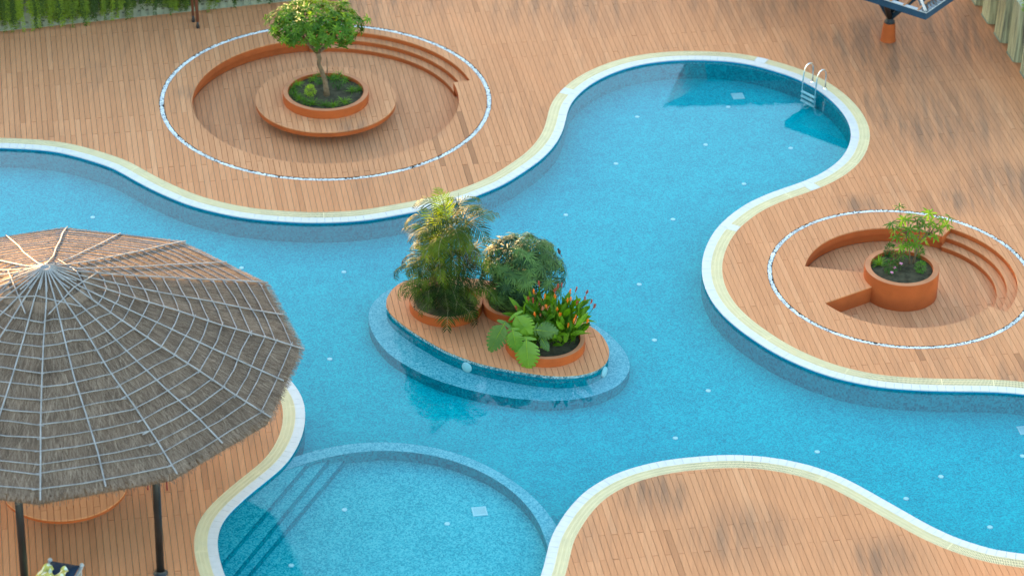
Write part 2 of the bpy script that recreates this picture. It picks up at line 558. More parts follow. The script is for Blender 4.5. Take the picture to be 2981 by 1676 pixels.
PXA = [(-590, 800), (-580, 680), (-530, 570), (-430, 490), (-300, 448), (-120, 428), (0, 428), (116, 434), (194, 446), (272, 468), (330, 488), (388, 520), (427, 541), (466, 560), (543, 592), (621, 614), (699, 630), (776, 639), (893, 646), (1000, 644), (1078, 637), (1155, 624), (1250, 606), (1347, 582), (1414, 557), (1466, 534), (1521, 500), (1579, 458), (1618, 415), (1638, 376), (1647, 342), (1657, 307), (1684, 272), (1723, 241), (1773, 215), (1832, 194), (1900, 180), (1980, 173), (2057, 173), (2135, 178), (2193, 188), (2252, 204), (2310, 223), (2349, 241), (2388, 264), (2426, 295), (2457, 330), (2475, 365), (2479, 392), (2473, 423), (2453, 458), (2418, 489), (2368, 517), (2310, 539), (2249, 560), (2185, 588), (2137, 619), (2094, 657), (2066, 698), (2049, 741), (2044, 784), (2051, 827), (2070, 869), (2099, 908), (2142, 948), (2194, 986), (2251, 1022), (2313, 1053), (2385, 1082), (2456, 1103), (2551, 1122), (2647, 1131), (2742, 1135), (2837, 1136), (2909, 1138), (2980, 1144), (3080, 1160), (3200, 1195), (3320, 1255), (3410, 1330), (3450, 1420)]
PXC = [(3450, 1420), (3440, 1510), (3390, 1590), (3290, 1632), (3150, 1634), (2980, 1612), (2912, 1603), (2859, 1590), (2778, 1563), (2698, 1525), (2618, 1480), (2537, 1434), (2457, 1391), (2377, 1360), (2296, 1340), (2216, 1328), (2136, 1324), (2055, 1327), (1948, 1338), (1857, 1357), (1777, 1386), (1706, 1429), (1655, 1482), (1622, 1532), (1606, 1562), (1598, 1590), (1586, 1641), (1575, 1676), (1545, 1750), (1480, 1820), (1380, 1870), (1250, 1895), (1100, 1897), (950, 1875), (820, 1835), (720, 1775), (660, 1690), (637, 1622), (631, 1582), (633, 1554), (644, 1520), (668, 1489), (699, 1459), (737, 1426), (776, 1395), (815, 1363), (843, 1332), (866, 1294), (881, 1256), (887, 1217), (885, 1178), (875, 1150), (856, 1120), (820, 1082), (760, 1048), (660, 1012), (520, 985), (360, 975), (180, 985), (0, 1010), (-200, 1030), (-400, 1010), (-530, 920), (-590, 800)]
CA = smooth_curve(PXA)
CC = smooth_curve(PXC)
iB = int(np.argmin([abs(p[0] - g(660, 1690)[0]) + abs(p[1] - g(660, 1690)[1]) for p in CC]))
POOL = [tuple(p) for p in CA] + [tuple(p) for p in CC]

def offset(curve, d):
    """shift a curve outwards, away from the water (water lies on its right-hand side)"""
    t = np.gradient(curve, axis=0)
    t /= np.hypot(t[:, 0], t[:, 1])[:, None]
    return curve + d * np.c_[-t[:, 1], t[:, 0]]

COP, GRT = 0.21, 0.29
WATER_Z = -0.07
A_out, C_out = offset(CA, COP + GRT), offset(CC, COP + GRT)
POOL_OUT = [tuple(p) for p in A_out] + [tuple(p) for p in C_out]

# ------------------------------------------------------------------ ground, water, pool shell
gm = MB()
gm.poly([(-900, -300), (900, -300), (900, 2200), (-900, 2200)], -1.35)
tag(gm.build('ground', M['ground']), 'bare earth below the raised timber decking', 'ground', kind='structure')

floor_o = empty('pool_floor', (0, 64, -0.62), 'turquoise mosaic floor of the winding swimming pool', 'pool floor', kind='structure')
FZ = -0.62
fm = MB()
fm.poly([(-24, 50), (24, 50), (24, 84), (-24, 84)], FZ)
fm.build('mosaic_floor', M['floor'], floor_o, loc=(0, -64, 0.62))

def wall_curve(name, curve, label, parts=True):
    root = empty(name, (*curve[len(curve) // 2], 0), label, 'pool wall', kind='structure')
    loc = tuple(-x for x in root.location)
    w = MB()
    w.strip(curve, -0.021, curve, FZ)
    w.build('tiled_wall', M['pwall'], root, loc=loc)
    t = MB()
    c2 = offset(curve, -0.006)
    t.strip(c2, -0.021, c2, WATER_Z + 0.002)
    t.build('blue_trim', M['trim'], root, loc=loc)
    return root

wall_curve('pool_wall', CA, 'mosaic pool wall with blue trim along the upper bank')
wall_curve('pool_wall', CC[:iB], 'mosaic pool wall below the lower deck lobe')
wall_curve('pool_wall', CC[iB - 1:], 'mosaic pool wall below the deck lobe with the thatched parasol')

wm = MB()
wm.poly(POOL, WATER_Z)
tag(wm.build('water', M['water']), 'clear still water of the winding pool', 'water', kind='structure')

# coping tiles and overflow grating
def coping(curve, label_c, label_g, seed):
    rr = random.Random(seed)
    root = empty('pool_coping', (*curve[len(curve) // 2], 0), label_c, 'pool coping', kind='structure')
    L0 = np.array(root.location)
    s = np.r_[0, np.cumsum(np.hypot(*np.diff(curve, axis=0).T))]
    inner, outer = offset(curve, -0.012), offset(curve, COP)
    def samp(c, u):
        return np.array([np.interp(u, s, c[:, 0]), np.interp(u, s, c[:, 1])])
    pitch = 0.205
    n = int(s[-1] / pitch)
    pieces = []
    for i in range(n):
        u0, u1 = i * pitch + 0.003, (i + 1) * pitch - 0.003
        us = np.linspace(u0, u1, 3)
        a = [samp(inner, u) for u in us]
        b = [samp(outer, u) for u in us]
        vis = g_in_frame(a[1])
        pieces.append((vis, a, b))
    shown = [k for k, p in enumerate(pieces) if p[0]]
    shown = set(shown[:300])
    rest = MB()
    for k, (vis, a, b) in enumerate(pieces):
        mb = MB() if k in shown else rest
        c = sum(a) / 3 if k in shown else np.zeros(2)
        z = rr.uniform(-0.002, 0.002)
        tilt = rr.uniform(-0.0015, 0.0015)
        top = [(p[0] - c[0], p[1] - c[1], z) for p in a] + [(p[0] - c[0], p[1] - c[1], z + tilt) for p in b]
        bot = [(p[0] - c[0], p[1] - c[1], -0.03) for p in a + b]
        mb.add(top + bot, [(0, 3, 4, 1), (1, 4, 5, 2), (0, 1, 7, 6), (1, 2, 8, 7), (2, 5, 11, 8), (3, 0, 6, 9), (4, 3, 9, 10), (5, 4, 10, 11)])
        if k in shown:
            mb.build('coping_tile', M['coping'], root, loc=(c[0] - L0[0], c[1] - L0[1], 0))
    if rest.v:
        tag(rest.build('coping_tiles', M['coping'], root, loc=tuple(-L0)), kind='stuff')
    groot = empty('overflow_grating', (*outer[len(curve) // 2], 0), label_g, 'grating', kind='structure')
    G0 = np.array(groot.location)
    gi, go = offset(curve, COP + 0.006), offset(curve, COP + GRT - 0.012)
    gm_, ch = MB(), MB()
    pit = 0.032
    for i in range(int(s[-1] / pit)):
        if i % 38 == 37 and rr.random() < 0.25:
            wd = 0.030
        else:
            wd = 0.019
        u0 = i * pit
        p = [samp(gi, u0), samp(gi, u0 + wd), samp(go, u0 + wd), samp(go, u0)]
        gm_.add([(q[0], q[1], 0.0) for q in p] + [(q[0], q[1], -0.02) for q in p], [(0, 1, 2, 3)[::-1], (0, 1, 5, 4), (1, 2, 6, 5), (2, 3, 7, 6), (3, 0, 4, 7)])
    for f in (0.02, 0.34, 0.66, 0.98):
        w = 0.011
        r0, r1 = offset(curve, COP + GRT * f - w), offset(curve, COP + GRT * f + w)
        gm_.strip(r0, -0.003, r1, -0.003)
    tag(gm_.build('grating_slats', M['grate'], groot, loc=tuple(-G0)), kind='stuff')
    ch.strip(offset(curve, COP - 0.004), -0.05, offset(curve, COP + GRT + 0.03), -0.05)
    ch.build('channel', M['dark'], groot, loc=tuple(-G0))
    # a few white cover plates let into the grating
    return groot

def proj(P):
    v = np.array(P, float) - CAMP
    return PW / 2 + FPX * v.dot(_X) / v.dot(_F), PH / 2 - FPX * v.dot(_U) / v.dot(_F)

def g_in_frame(p, z=0.0, m=60):
    x, y = proj((p[0], p[1], z))
    return -m < x < PW + m and -m < y < PH + m

gr1 = coping(CA, 'white tile coping round the upper bank of the pool', 'cream slotted overflow grating along the upper bank', 1)
gr2 = coping(CC[:iB], 'white tile coping round the lower deck lobe', 'cream slotted overflow grating round the lower deck lobe', 2)
gr3 = coping(CC[iB - 1:], 'white tile coping beside the thatched parasol', 'cream slotted overflow grating beside the thatched parasol', 3)

def cover_plate(groot, curve, px, ln=0.34):
    p = g(*px)[:2]
    i = int(np.argmin(np.hypot(*(curve - p).T)))
    k = int(ln / 0.1 / 2 + 1)
    seg = slice(max(i - k, 0), i + k)
    a, b = offset(curve, COP + 0.004)[seg], offset(curve, COP + GRT - 0.010)[seg]
    m = MB()
    m.strip(a, 0.004, b, 0.004)
    m.strip(a, 0.004, a, -0.02)
    m.build('cover_plate', M['coping'], groot, loc=tuple(-np.array(groot.location)))
for q in ((1655, 262), (2216, 178), (2360, 546), (2132, 668)):
    cover_plate(gr1, CA, q)

# ------------------------------------------------------------------ decking planks
BP, BL, BGAP = 0.1452, 2.955, 0.009
V0 = -0.00252 * CAM_H
U0 = 1.9308 * CAM_H
UOFF = -0.0222 * CAM_H

def boards(vmin, vmax, umin, umax, clip=None):
    out = []
    k0, k1 = int(math.floor((vmin - V0) / BP)), int(math.ceil((vmax - V0) / BP))
    for k in range(k0, k1):
        o = U0 + (UOFF if k % 2 else 0.0)
        j0, j1 = int(math.floor((umin - o) / BL)), int(math.ceil((umax - o) / BL))
        for j in range(j0, j1):
            out.append((V0 + k * BP, V0 + (k + 1) * BP, o + j * BL, o + (j + 1) * BL))
    return out

def uv_xy(v, u):
    return (v * DV[0] + u * DU[0], v * DV[1] + u * DU[1])

def planks(bds, regions, keep, z, owner_of, thick=0.028, seed=0, maxparts=300):
    """cut boards to shape; owner_of(centroid) -> the object the piece belongs to"""
    rr = random.Random(seed)
    verts, faces = [], []
    for v0, v1, u0, u1 in bds:
        ge = rr.choice((0.003, 0.004, 0.005, 0.010))
        o = len(verts)
        for v, u in ((v0 + BGAP / 2, u0 + ge), (v1 - BGAP / 2, u0 + ge), (v1 - BGAP / 2, u1 - ge), (v0 + BGAP / 2, u1 - ge)):
            verts.append(Vector(uv_xy(v, u)))
        faces.append([o, o + 1, o + 2, o + 3])
    nb = len(faces)
    for poly in regions:
        ar2 = sum(p[0] * q[1] - q[0] * p[1] for p, q in zip(poly, list(poly[1:]) + [poly[0]]))
        if ar2 < 0:
            poly = list(poly)[::-1]
        o = len(verts)
        verts.extend(Vector((p[0], p[1])) for p in poly)
        faces.append(list(range(o, o + len(poly))))
    vo, eo, fo, _, _, of = delaunay_2d_cdt(verts, [], faces, 1, 1e-6, True)
    per = {}
    for f, ids in zip(fo, of):
        b = [i for i in ids if i < nb]
        if not b or not keep({i - nb for i in ids if i >= nb}):
            continue
        per.setdefault(b[0], []).append(f)
    made = {}
    for b, fs in per.items():
        # connected pieces
        edge = {}
        for k, f in enumerate(fs):
            for a, c in zip(f, list(f[1:]) + [f[0]]):
                edge.setdefault((min(a, c), max(a, c)), []).append(k)
        par = list(range(len(fs)))
        def find(x):
            while par[x] != x:
                par[x] = par[par[x]]
                x = par[x]
            return x
        for ks in edge.values():
            if len(ks) == 2:
                par[find(ks[0])] = find(ks[1])
        comp = {}
        for k in range(len(fs)):
            comp.setdefault(find(k), []).append(k)
        base_t = min(1, max(0, rr.gauss(0.5, 0.14)))
        for ks in comp.values():
            ar = 0
            cx = cy = 0
            for k in ks:
                p = [vo[i] for i in fs[k]]
                a = abs((p[1].x - p[0].x) * (p[2].y - p[0].y) - (p[2].x - p[0].x) * (p[1].y - p[0].y)) / 2
                ar += a
                cx += a * (p[0].x + p[1].x + p[2].x) / 3
                cy += a * (p[0].y + p[1].y + p[2].y) / 3
            if ar < 1e-4:
                continue
            c = (cx / ar, cy / ar)
            own = owner_of(c)
            if own is None:
                continue
            px, py = proj((c[0], c[1], z))
            inside = g_in_frame(c, z, 120)
            size = ar * (1 if inside else 0.001)
            bord = [e for e, q in edge.items() if len([k for k in q if k in ks]) == 1]
            made.setdefault(own.name, []).append((size, ar, c, [fs[k] for k in ks], bord, base_t, rr.uniform(-0.0015, 0.0015), rr.uniform(0, 1)))
    for oname, lst in made.items():
        own = bpy.data.objects[oname]
        lst.sort(key=lambda q: -q[0])
        rest = MB()
        L0 = np.array(own.matrix_basis.translation)
        for n_, (size, ar, c, fs, bord, tint, dz, r1) in enumerate(lst):
            single = n_ < maxparts and ar > 0.004 and size == ar
            mb = MB() if single else rest
            cc = c if single else (0, 0)
            ids = sorted({i for f in fs for i in f})
            mp = {i: k for k, i in enumerate(ids)}
            mb.cur = 0.04 if r1 < 0.0015 else tint
            n = len(ids)
            vs = [(vo[i].x - cc[0], vo[i].y - cc[1], z + dz) for i in ids] + [(vo[i].x - cc[0], vo[i].y - cc[1], z - thick) for i in ids]
            ff = []
            dire = set()
            for f in fs:
                q = [mp[i] for i in f]
                p = [vo[i] for i in f]
                if (p[1].x - p[0].x) * (p[2].y - p[0].y) - (p[2].x - p[0].x) * (p[1].y - p[0].y) < 0:
                    q = q[::-1]
                ff.append(tuple(q))
                for a, d in zip(q, q[1:] + q[:1]):
                    dire.add((a, d))
            for a, d in bord:
                a, d = mp[a], mp[d]
                if (a, d) not in dire:
                    a, d = d, a
                ff.append((a, n + a, n + d, d))
            mb.add(vs, ff)
            if single:
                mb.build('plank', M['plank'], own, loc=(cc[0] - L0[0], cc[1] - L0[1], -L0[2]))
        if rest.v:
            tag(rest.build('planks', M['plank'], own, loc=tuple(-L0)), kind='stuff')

C1 = (-5.227, 75.422)
C2 = (9.737, 66.687)
R1_OUT, R1_IN, PIT1 = 4.55, 4.42, 3.65
R2_OUT, R2_IN, PIT2 = 3.348, 3.225, 2.41
S1A, S1B = 18.0, 101.0                    # steps of the left circle
S1R = (4.13, 3.90, 3.67)
S2A, S2B = -32.7, 58.5
S2R = (2.90, 2.65, 2.41)
WA, WB = 170.5, 213.5                     # walkway wedge of the right circle
PL2 = 0.935

def arc(c, r, a0, a1, n=40):
    return circle(c, r, n, a0, a1, False)

pit1 = arc(C1, PIT1, S1B, S1A + 360, 120) + arc(C1, S1R[0], S1A, S1B, 50)
pit2 = arc(C2, PIT2, S2B, WA, 60) + arc(C2, PL2, WA, WB - 360, 60)[1:-1] + arc(C2, PIT2, WB - 360, S2A, 60) + arc(C2, S2R[0], S2A, S2B, 50)
pit2 = arc(C2, PIT2, S2B, WA, 60) + [tuple(p) for p in arc(C2, PL2, WA, WB - 360, 80)] + arc(C2, PIT2, WB - 360, S2A, 60) + arc(C2, S2R[0], S2A, S2B, 50)

deck_w = empty('deck', (-6, 78, 0), 'terracotta timber deck round the large sunken seat circle', 'deck', kind='structure')
deck_n = empty('deck', (7, 80, 0), 'terracotta timber deck behind the round pool bay with the ladder', 'deck', kind='structure')
deck_e = empty('deck', (11, 66, 0), 'terracotta timber deck round the smaller sunken circle', 'deck', kind='structure')
deck_s = empty('deck', (5, 54, 0), 'terracotta timber deck lobe at the lower edge of the pool', 'deck', kind='structure')
deck_p = empty('deck', (-9, 56, 0), 'terracotta timber deck below the thatched parasol', 'deck', kind='structure')

def main_owner(c):
    v, u = c[0] * DV[0] + c[1] * DV[1], c[0] * DU[0] + c[1] * DU[1]
    x, y = proj((c[0], c[1], 0))
    if y > 1050 and x < 1150:
        return deck_p
    if y > 1240 and x < 2985 or y > 1500:
        return deck_s
    if x > 1700 and y > 470 or x > 2900 and y > 430:
        return deck_e
    if x > 1560:
        return deck_n
    return deck_w

regions = [POOL_OUT, circle(C1, R1_OUT, 160), circle(C1, R1_IN, 160), pit1, circle(C2, R2_OUT, 140), circle(C2, R2_IN, 140), pit2, circle(C2, PL2, 80)]
def keep_main(s):
    if 0 in s or 3 in s or 6 in s or 7 in s:
        return False
    if 1 in s and 2 not in s or 4 in s and 5 not in s:
        return False
    return True
allb = [b for b in boards(-6, 33, 48.5, 90) if g_in_frame(uv_xy((b[0] + b[1]) / 2, (b[2] + b[3]) / 2), 0, 620)]
planks(allb, regions, keep_main, 0.0, main_owner, seed=11)

# ------------------------------------------------------------------ sunken circles
def lip_wall(mb, pts, z0, z1, closed=False):
    mb.strip(pts, z0, pts, z1, closed)

def pebble_ring(c, r0, r1, label, seed):
    rr = random.Random(seed)
    root = empty('pebble_channel', (c[0], c[1], 0), label, 'pebble ring', kind='structure')
    t = MB()
    n = 160
    t.lathe([(r1, 0.0), (r1, -0.05), (r0, -0.05), (r0, 0.0)], n)
    t.build('channel', M['dark'], root)
    p = MB()
    area = math.pi * (r1 ** 2 - r0 ** 2)
    ico = [(0, 0, 1), (0.9, 0, 0.35), (0.28, 0.85, 0.35), (-0.73, 0.53, 0.35), (-0.73, -0.53, 0.35), (0.28, -0.85, 0.35), (0.6, 0.44, -0.5), (-0.23, 0.7, -0.5), (-0.75, 0, -0.5), (-0.23, -0.7, -0.5), (0.6, -0.44, -0.5)]
    fac = [(0, 1, 2), (0, 2, 3), (0, 3, 4), (0, 4, 5), (0, 5, 1), (1, 6, 2), (2, 6, 7), (2, 7, 3), (3, 7, 8), (3, 8, 4), (4, 8, 9), (4, 9, 5), (5, 9, 10), (5, 10, 1), (1, 10, 6)]
    for i in range(int(area / 0.00062)):
        a = rr.uniform(0, 2 * math.pi)
        # thin spots where the dark bed shows
        if math.sin(a * 23 + seed) * math.sin(a * 7.3) > 0.78 and rr.random() < 0.55:
            continue
        s = rr.uniform(0.016, 0.027)
        rad = rr.uniform(r0 + s * 0.8, r1 - s * 0.8)
        th = rr.uniform(0, 6.28)
        cs, sn = math.cos(th), math.sin(th)
        sx, sy, sz = s * rr.uniform(0.9, 1.4), s * rr.uniform(0.7, 1.0), s * rr.uniform(0.6, 0.9)
        x0, y0, z0 = rad * math.cos(a), rad * math.sin(a), -0.030 + rr.uniform(0, 0.024)
        p.cur = rr.random() if rr.random() > 0.03 else 0.05
        if p.cur < 0.1 and rr.random() < 0.5: p.cur = 0.6
        p.add([(x0 + (vx * sx * cs - vy * sy * sn), y0 + (vx * sx * sn + vy * sy * cs), z0 + vz * sz) for vx, vy, vz in ico], fac)
    tag(p.build('pebbles', M['pebble'], root, smooth=True), kind='stuff')
    return root
pebble_ring(C1, R1_IN, R1_OUT, 'ring of white pebbles round the large sunken seat circle', 5)
pebble_ring(C2, R2_IN, R2_OUT, 'ring of white pebbles round the smaller sunken circle', 6)

def loc_pts(pts, c):
    return [(p[0] - c[0], p[1] - c[1]) for p in pts]

PZ = -0.45
s1 = empty('sunken_circle', (C1[0], C1[1], 0), 'large sunken timber circle with three curved steps at the back', 'sunken seating', kind='structure')
mb = MB()
wl = loc_pts(arc(C1, PIT1, S1B, S1A + 360, 120), C1)
wl_in = loc_pts(arc(C1, PIT1 + 0.10, S1B, S1A + 360, 120), C1)
mb.strip(wl, -0.030, wl, -0.20)
mb.strip(wl, -0.20, wl_in, -0.20)
mb.strip(wl_in, -0.20, wl_in, PZ)
for a in (S1A, S1B):
    ca, sa = math.cos(R(a)), math.sin(R(a))
    mb.add([(ca * r_, sa * r_, z) for r_, z in ((PIT1, -0.029), (S1R[0], -0.029), (S1R[0], PZ), (PIT1 + 0.02, PZ))], [(0, 1, 2, 3)])
mb.build('rim_wall', M['orange'], s1)
mb = MB()
mb.strip(loc_pts(arc(C1, PIT1 + 0.012, S1B, S1A + 360, 120), C1), -0.0285, loc_pts(arc(C1, PIT1 + 0.012, S1B, S1A + 360, 120), C1), -0.045)
mb.build('shadow_gap', M['dark'], s1)

def step_risers(root, C, radii, a0, a1, zs):
    for i, r_ in enumerate(radii):
        zt, zb = zs[i], zs[i + 1]
        m = MB()
        pts = loc_pts(arc(C, r_ + 0.012, a0, a1, 50), C)
        m.strip(pts, zt - 0.026, pts, zb)
        m.build('riser', M['orange'], root)
step_risers(s1, C1, S1R, S1A, S1B, (0.0, -0.15, -0.30, -0.45))

def local_boards(c, r_):
    v, u = c[0] * DV[0] + c[1] * DV[1], c[0] * DU[0] + c[1] * DU[1]
    return boards(v - r_, v + r_, u - r_, u + r_)

f1 = empty('sunken_floor', (C1[0], C1[1], PZ), 'timber floor of the large sunken circle', 'floor', kind='structure')
planks(local_boards(C1, 3.9), [circle(C1, PIT1 + 0.09, 160), circle(C1, 1.1, 60)], lambda s: 0 in s and 1 not in s, PZ, lambda c: f1, seed=21)
for (r0, r1, z, sd) in ((S1R[1], S1R[0] + 0.01, -0.15, 1), (S1R[2], S1R[1] + 0.01, -0.30, 2)):
    st = empty('step_tread', (C1[0], C1[1], z), ('upper' if sd == 1 else 'lower') + ' curved timber step at the back of the large sunken circle', 'step', kind='structure')
    planks(local_boards(C1, 4.4), [arc(C1, r1, S1A, S1B, 60) + arc(C1, r0, S1B, S1A, 60)], lambda s: 0 in s, z, lambda c, st=st: st, seed=30 + sd)

# round bench with planter
def round_bench(c, r_, rin, z, label, cat, band=0.15, seed=3, plinth=1.25, zfloor=PZ, boff=0.0):
    root = empty('round_bench', (c[0], c[1], zfloor), label, cat)
    h = z - zfloor
    m = MB()
    m.lathe([(r_ - 0.03, h - 0.035), (r_ - 0.012, h - 0.05), (r_ - 0.012, h - band), (r_ - 0.14, h - band - 0.04), (r_ - 0.60, h - band - 0.05)], 96)
    m.build('edge_band', M['orange'], root, smooth=False)
    m = MB()
    m.lathe([(r_ - 0.018, h - 0.024), (r_ - 0.018, h - 0.055)], 96)
    m.build('shadow_gap', M['dark'], root)
    m = MB()
    m.lathe([(plinth, 0.0), (plinth, h - band - 0.03)], 64)
    m.build('plinth', M['orange'], root)
    reg = [circle(c, r_, 120)] + ([circle(c, rin, 90)] if rin else [])
    planks(local_boards(c, r_), reg, lambda s: 0 in s and 1 not in s, z, lambda q: root, seed=seed)
    return root
round_bench(C1, 1.93, 1.16, 0.0, 'round timber bench with terracotta edge in the large sunken circle', 'bench')

def planter(c, r_out, wall, z0, z1, soil_z, label, n=96):
    root = empty('planter', (c[0], c[1], z0), label, 'planter')
    h = z1 - z0
    b = 0.012
    m = MB()
    m.lathe([(r_out, 0.002), (r_out, h - b), (r_out - b, h)], n)
    m.lathe([(r_out - wall + b, h), (r_out - wall, h - b), (r_out - wall, soil_z - z0 - 0.05)], n)
    m.build('planter_wall', M['orange'], root)
    m = MB()
    m.lathe([(r_out - b, h), (r_out - wall + b, h)], n)
    m.build('planter_rim', M['rim'], root)
    s = MB()
    rr = random.Random(int(r_out * 1000 + c[0] * 10))
    rings, k = [], 40
    vs = [(0, 0, soil_z - z0 + 0.03)]
    for i in range(1, 9):
        for j in range(k):
            t = 2 * math.pi * j / k
            q = (r_out - wall + 0.004) * i / 8
            vs.append((q * math.cos(t), q * math.sin(t), soil_z - z0 + rr.uniform(-0.012, 0.018) + 0.03 * (1 - i / 8)))
    fs = [(0, 1 + j, 1 + (j + 1) % k) for j in range(k)]
    for i in range(7):
        for j in range(k):
            a = 1 + i * k
            fs.append((a + j, a + k + j, a + k + (j + 1) % k, a + (j + 1) % k))
    s.add(vs, fs)
    s.build('soil', M['soil'], root, smooth=True)
    return root
planter(C1, 1.18, 0.15, 0.0, 0.25, 0.14, 'low terracotta ring planter on the round bench, under the bushy tree')

s2 = empty('sunken_circle', (C2[0], C2[1], 0), 'smaller sunken timber circle with a wedge walkway to its planter', 'sunken seating', kind='structure')
mb = MB()
for a0, a1 in ((S2B, WA), (WB - 360, S2A)):
    p = loc_pts(arc(C2, PIT2, a0, a1, 60), C2)
    pi_ = loc_pts(arc(C2, PIT2 + 0.08, a0, a1, 60), C2)
    mb.strip(p, -0.030, p, -0.20)
    mb.strip(p, -0.20, pi_, -0.20)
    mb.strip(pi_, -0.20, pi_, PZ)
for a in (S2A, S2B):
    ca, sa = math.cos(R(a)), math.sin(R(a))
    mb.add([(ca * r_, sa * r_, z) for r_, z in ((PIT2, -0.029), (S2R[0], -0.029), (S2R[0], PZ), (PIT2, PZ))], [(0, 1, 2, 3)])
mb.build('rim_wall', M['orange'], s2)
for a in (WA, WB):
    ca, sa = math.cos(R(a)), math.sin(R(a))
    m = MB()
    m.add([(ca * r_, sa * r_, z) for r_, z in ((PL2 - 0.02, -0.029), (PIT2 + 0.08, -0.029), (PIT2 + 0.08, PZ), (PL2 - 0.02, PZ))], [(0, 1, 2, 3)])
    m.build('walkway_wall', M['orange'], s2)
step_risers(s2, C2, S2R, S2A, S2B, (0.0, -0.15, -0.30, -0.45))
f2 = empty('sunken_floor', (C2[0], C2[1], PZ), 'timber floor of the smaller sunken circle', 'floor', kind='structure')
planks(local_boards(C2, 2.6), [circle(C2, PIT2 + 0.07, 120), circle(C2, PL2 - 0.01, 80), [(C2[0], C2[1])] + arc(C2, 2.6, WA + 0.3, WB - 0.3, 20)], lambda s: 0 in s and 1 not in s and 2 not in s, PZ, lambda c: f2, seed=41)
for (r0, r1, z, sd) in ((S2R[1], S2R[0] + 0.01, -0.15, 1), (S2R[2], S2R[1] + 0.01, -0.30, 2)):
    st = empty('step_tread', (C2[0], C2[1], z), ('upper' if sd == 1 else 'lower') + ' curved timber step on the inner side of the smaller sunken circle', 'step', kind='structure')
    planks(local_boards(C2, 3.0), [arc(C2, r1, S2A, S2B, 60) + arc(C2, r0, S2B, S2A, 60)], lambda s: 0 in s, z, lambda c, st=st: st, seed=50 + sd)
planter(C2, PL2, 0.16, PZ, 0.29, 0.19, 'tall terracotta drum planter in the smaller sunken circle')

# ------------------------------------------------------------------ island
def closed_curve(pts, n=160):
    P = np.array(pts)
    Q = []
    m = len(P)
    for i in range(m):
        p0, p1, p2, p3 = P[i - 1], P[i], P[(i + 1) % m], P[(i + 2) % m]
        for t in np.linspace(0, 1, 12, endpoint=False):
            Q.append(0.5 * (2 * p1 + (p2 - p0) * t + (2 * p0 - 5 * p1 + 4 * p2 - p3) * t ** 2 + (3 * p1 - p0 - 3 * p2 + p3) * t ** 3))
    Q = np.array(Q)
    for _ in range(10):
        Q = (np.roll(Q, 1, 0) + 2 * Q + np.roll(Q, -1, 0)) / 4
    return Q
ISL = closed_curve([(-2.34, 65.98), (-2.69, 65.82), (-2.90, 65.53), (-3.02, 65.18), (-3.06, 64.88), (-3.01, 64.53), (-2.80, 64.13), (-2.39, 63.60), (-1.73, 62.92), (-1.33, 62.60), (-0.69, 62.22), (0.16, 61.94), (0.84, 61.79), (1.35, 61.78), (1.85, 61.93), (2.18, 62.23), (2.32, 62.58), (2.34, 62.98), (2.25, 63.38), (2.10, 63.72), (1.87, 64.02), (1.35, 64.65), (0.7, 65.25), (-0.1, 65.78), (-0.9, 66.05), (-1.7, 66.11)])
LED = closed_curve([(-3.02, 66.10), (-3.32, 65.67), (-3.47, 65.26), (-3.51, 64.80), (-3.43, 64.22), (-3.16, 63.51), (-2.75, 62.88), (-1.95, 62.14), (-1.18, 61.71), (-0.41, 61.42), (0.35, 61.26), (1.1, 61.23), (1.86, 61.42), (2.5, 61.86), (2.81, 62.43), (2.87, 62.90), (2.76, 63.47), (2.41, 64.20), (1.95, 64.75), (1.3, 65.4), (0.6, 65.95), (-0.3, 66.40), (-1.2, 66.65), (-2.2, 66.58)])
IZ = 0.035
IC = (-0.4, 64.0)
isl = empty('island', (IC[0], IC[1], FZ), 'egg shaped tiled island with timber deck and planters in mid pool', 'pool island')
def il(P):
    return [(p[0] - IC[0], p[1] - IC[1]) for p in P]
m = MB()
LZ = -0.34
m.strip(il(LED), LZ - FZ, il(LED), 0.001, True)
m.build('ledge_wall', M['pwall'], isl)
m = MB()
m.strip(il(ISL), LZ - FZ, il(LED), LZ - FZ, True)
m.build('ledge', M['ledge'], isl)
m = MB()
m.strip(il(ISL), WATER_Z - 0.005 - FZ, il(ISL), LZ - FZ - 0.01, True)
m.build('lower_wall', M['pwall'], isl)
m = MB()
m.strip(il(ISL), IZ - 0.024 - FZ, il(ISL), WATER_Z - 0.005 - FZ, True)
m.build('waterline_band', M['iband'], isl)
P1c, P2c, P3c = (-1.60, 64.66), (0.02, 64.66), (0.83, 63.04)
ISLO = closed_curve([tuple(p) for p in ISL[::8]])
cen = ISL.mean(0)
ISLO = cen + (ISL - cen) * 1.008
planks(local_boards(IC, 4.0), [[tuple(p) for p in ISLO], circle(P1c, 0.88, 60), circle(P2c, 0.70, 60), circle(P3c, 0.94, 60)], lambda s: s == {0}, IZ, lambda c: isl, seed=61)
planter(P1c, 0.90, 0.13, IZ, 0.27, 0.17, 'terracotta ring planter holding the areca palm on the island')
planter(P2c, 0.72, 0.13, IZ, 0.27, 0.17, 'terracotta ring planter under the feathery sedge on the island')
planter(P3c, 0.96, 0.13, IZ, 0.27, 0.17, 'terracotta ring planter with orange flowered plants on the island')

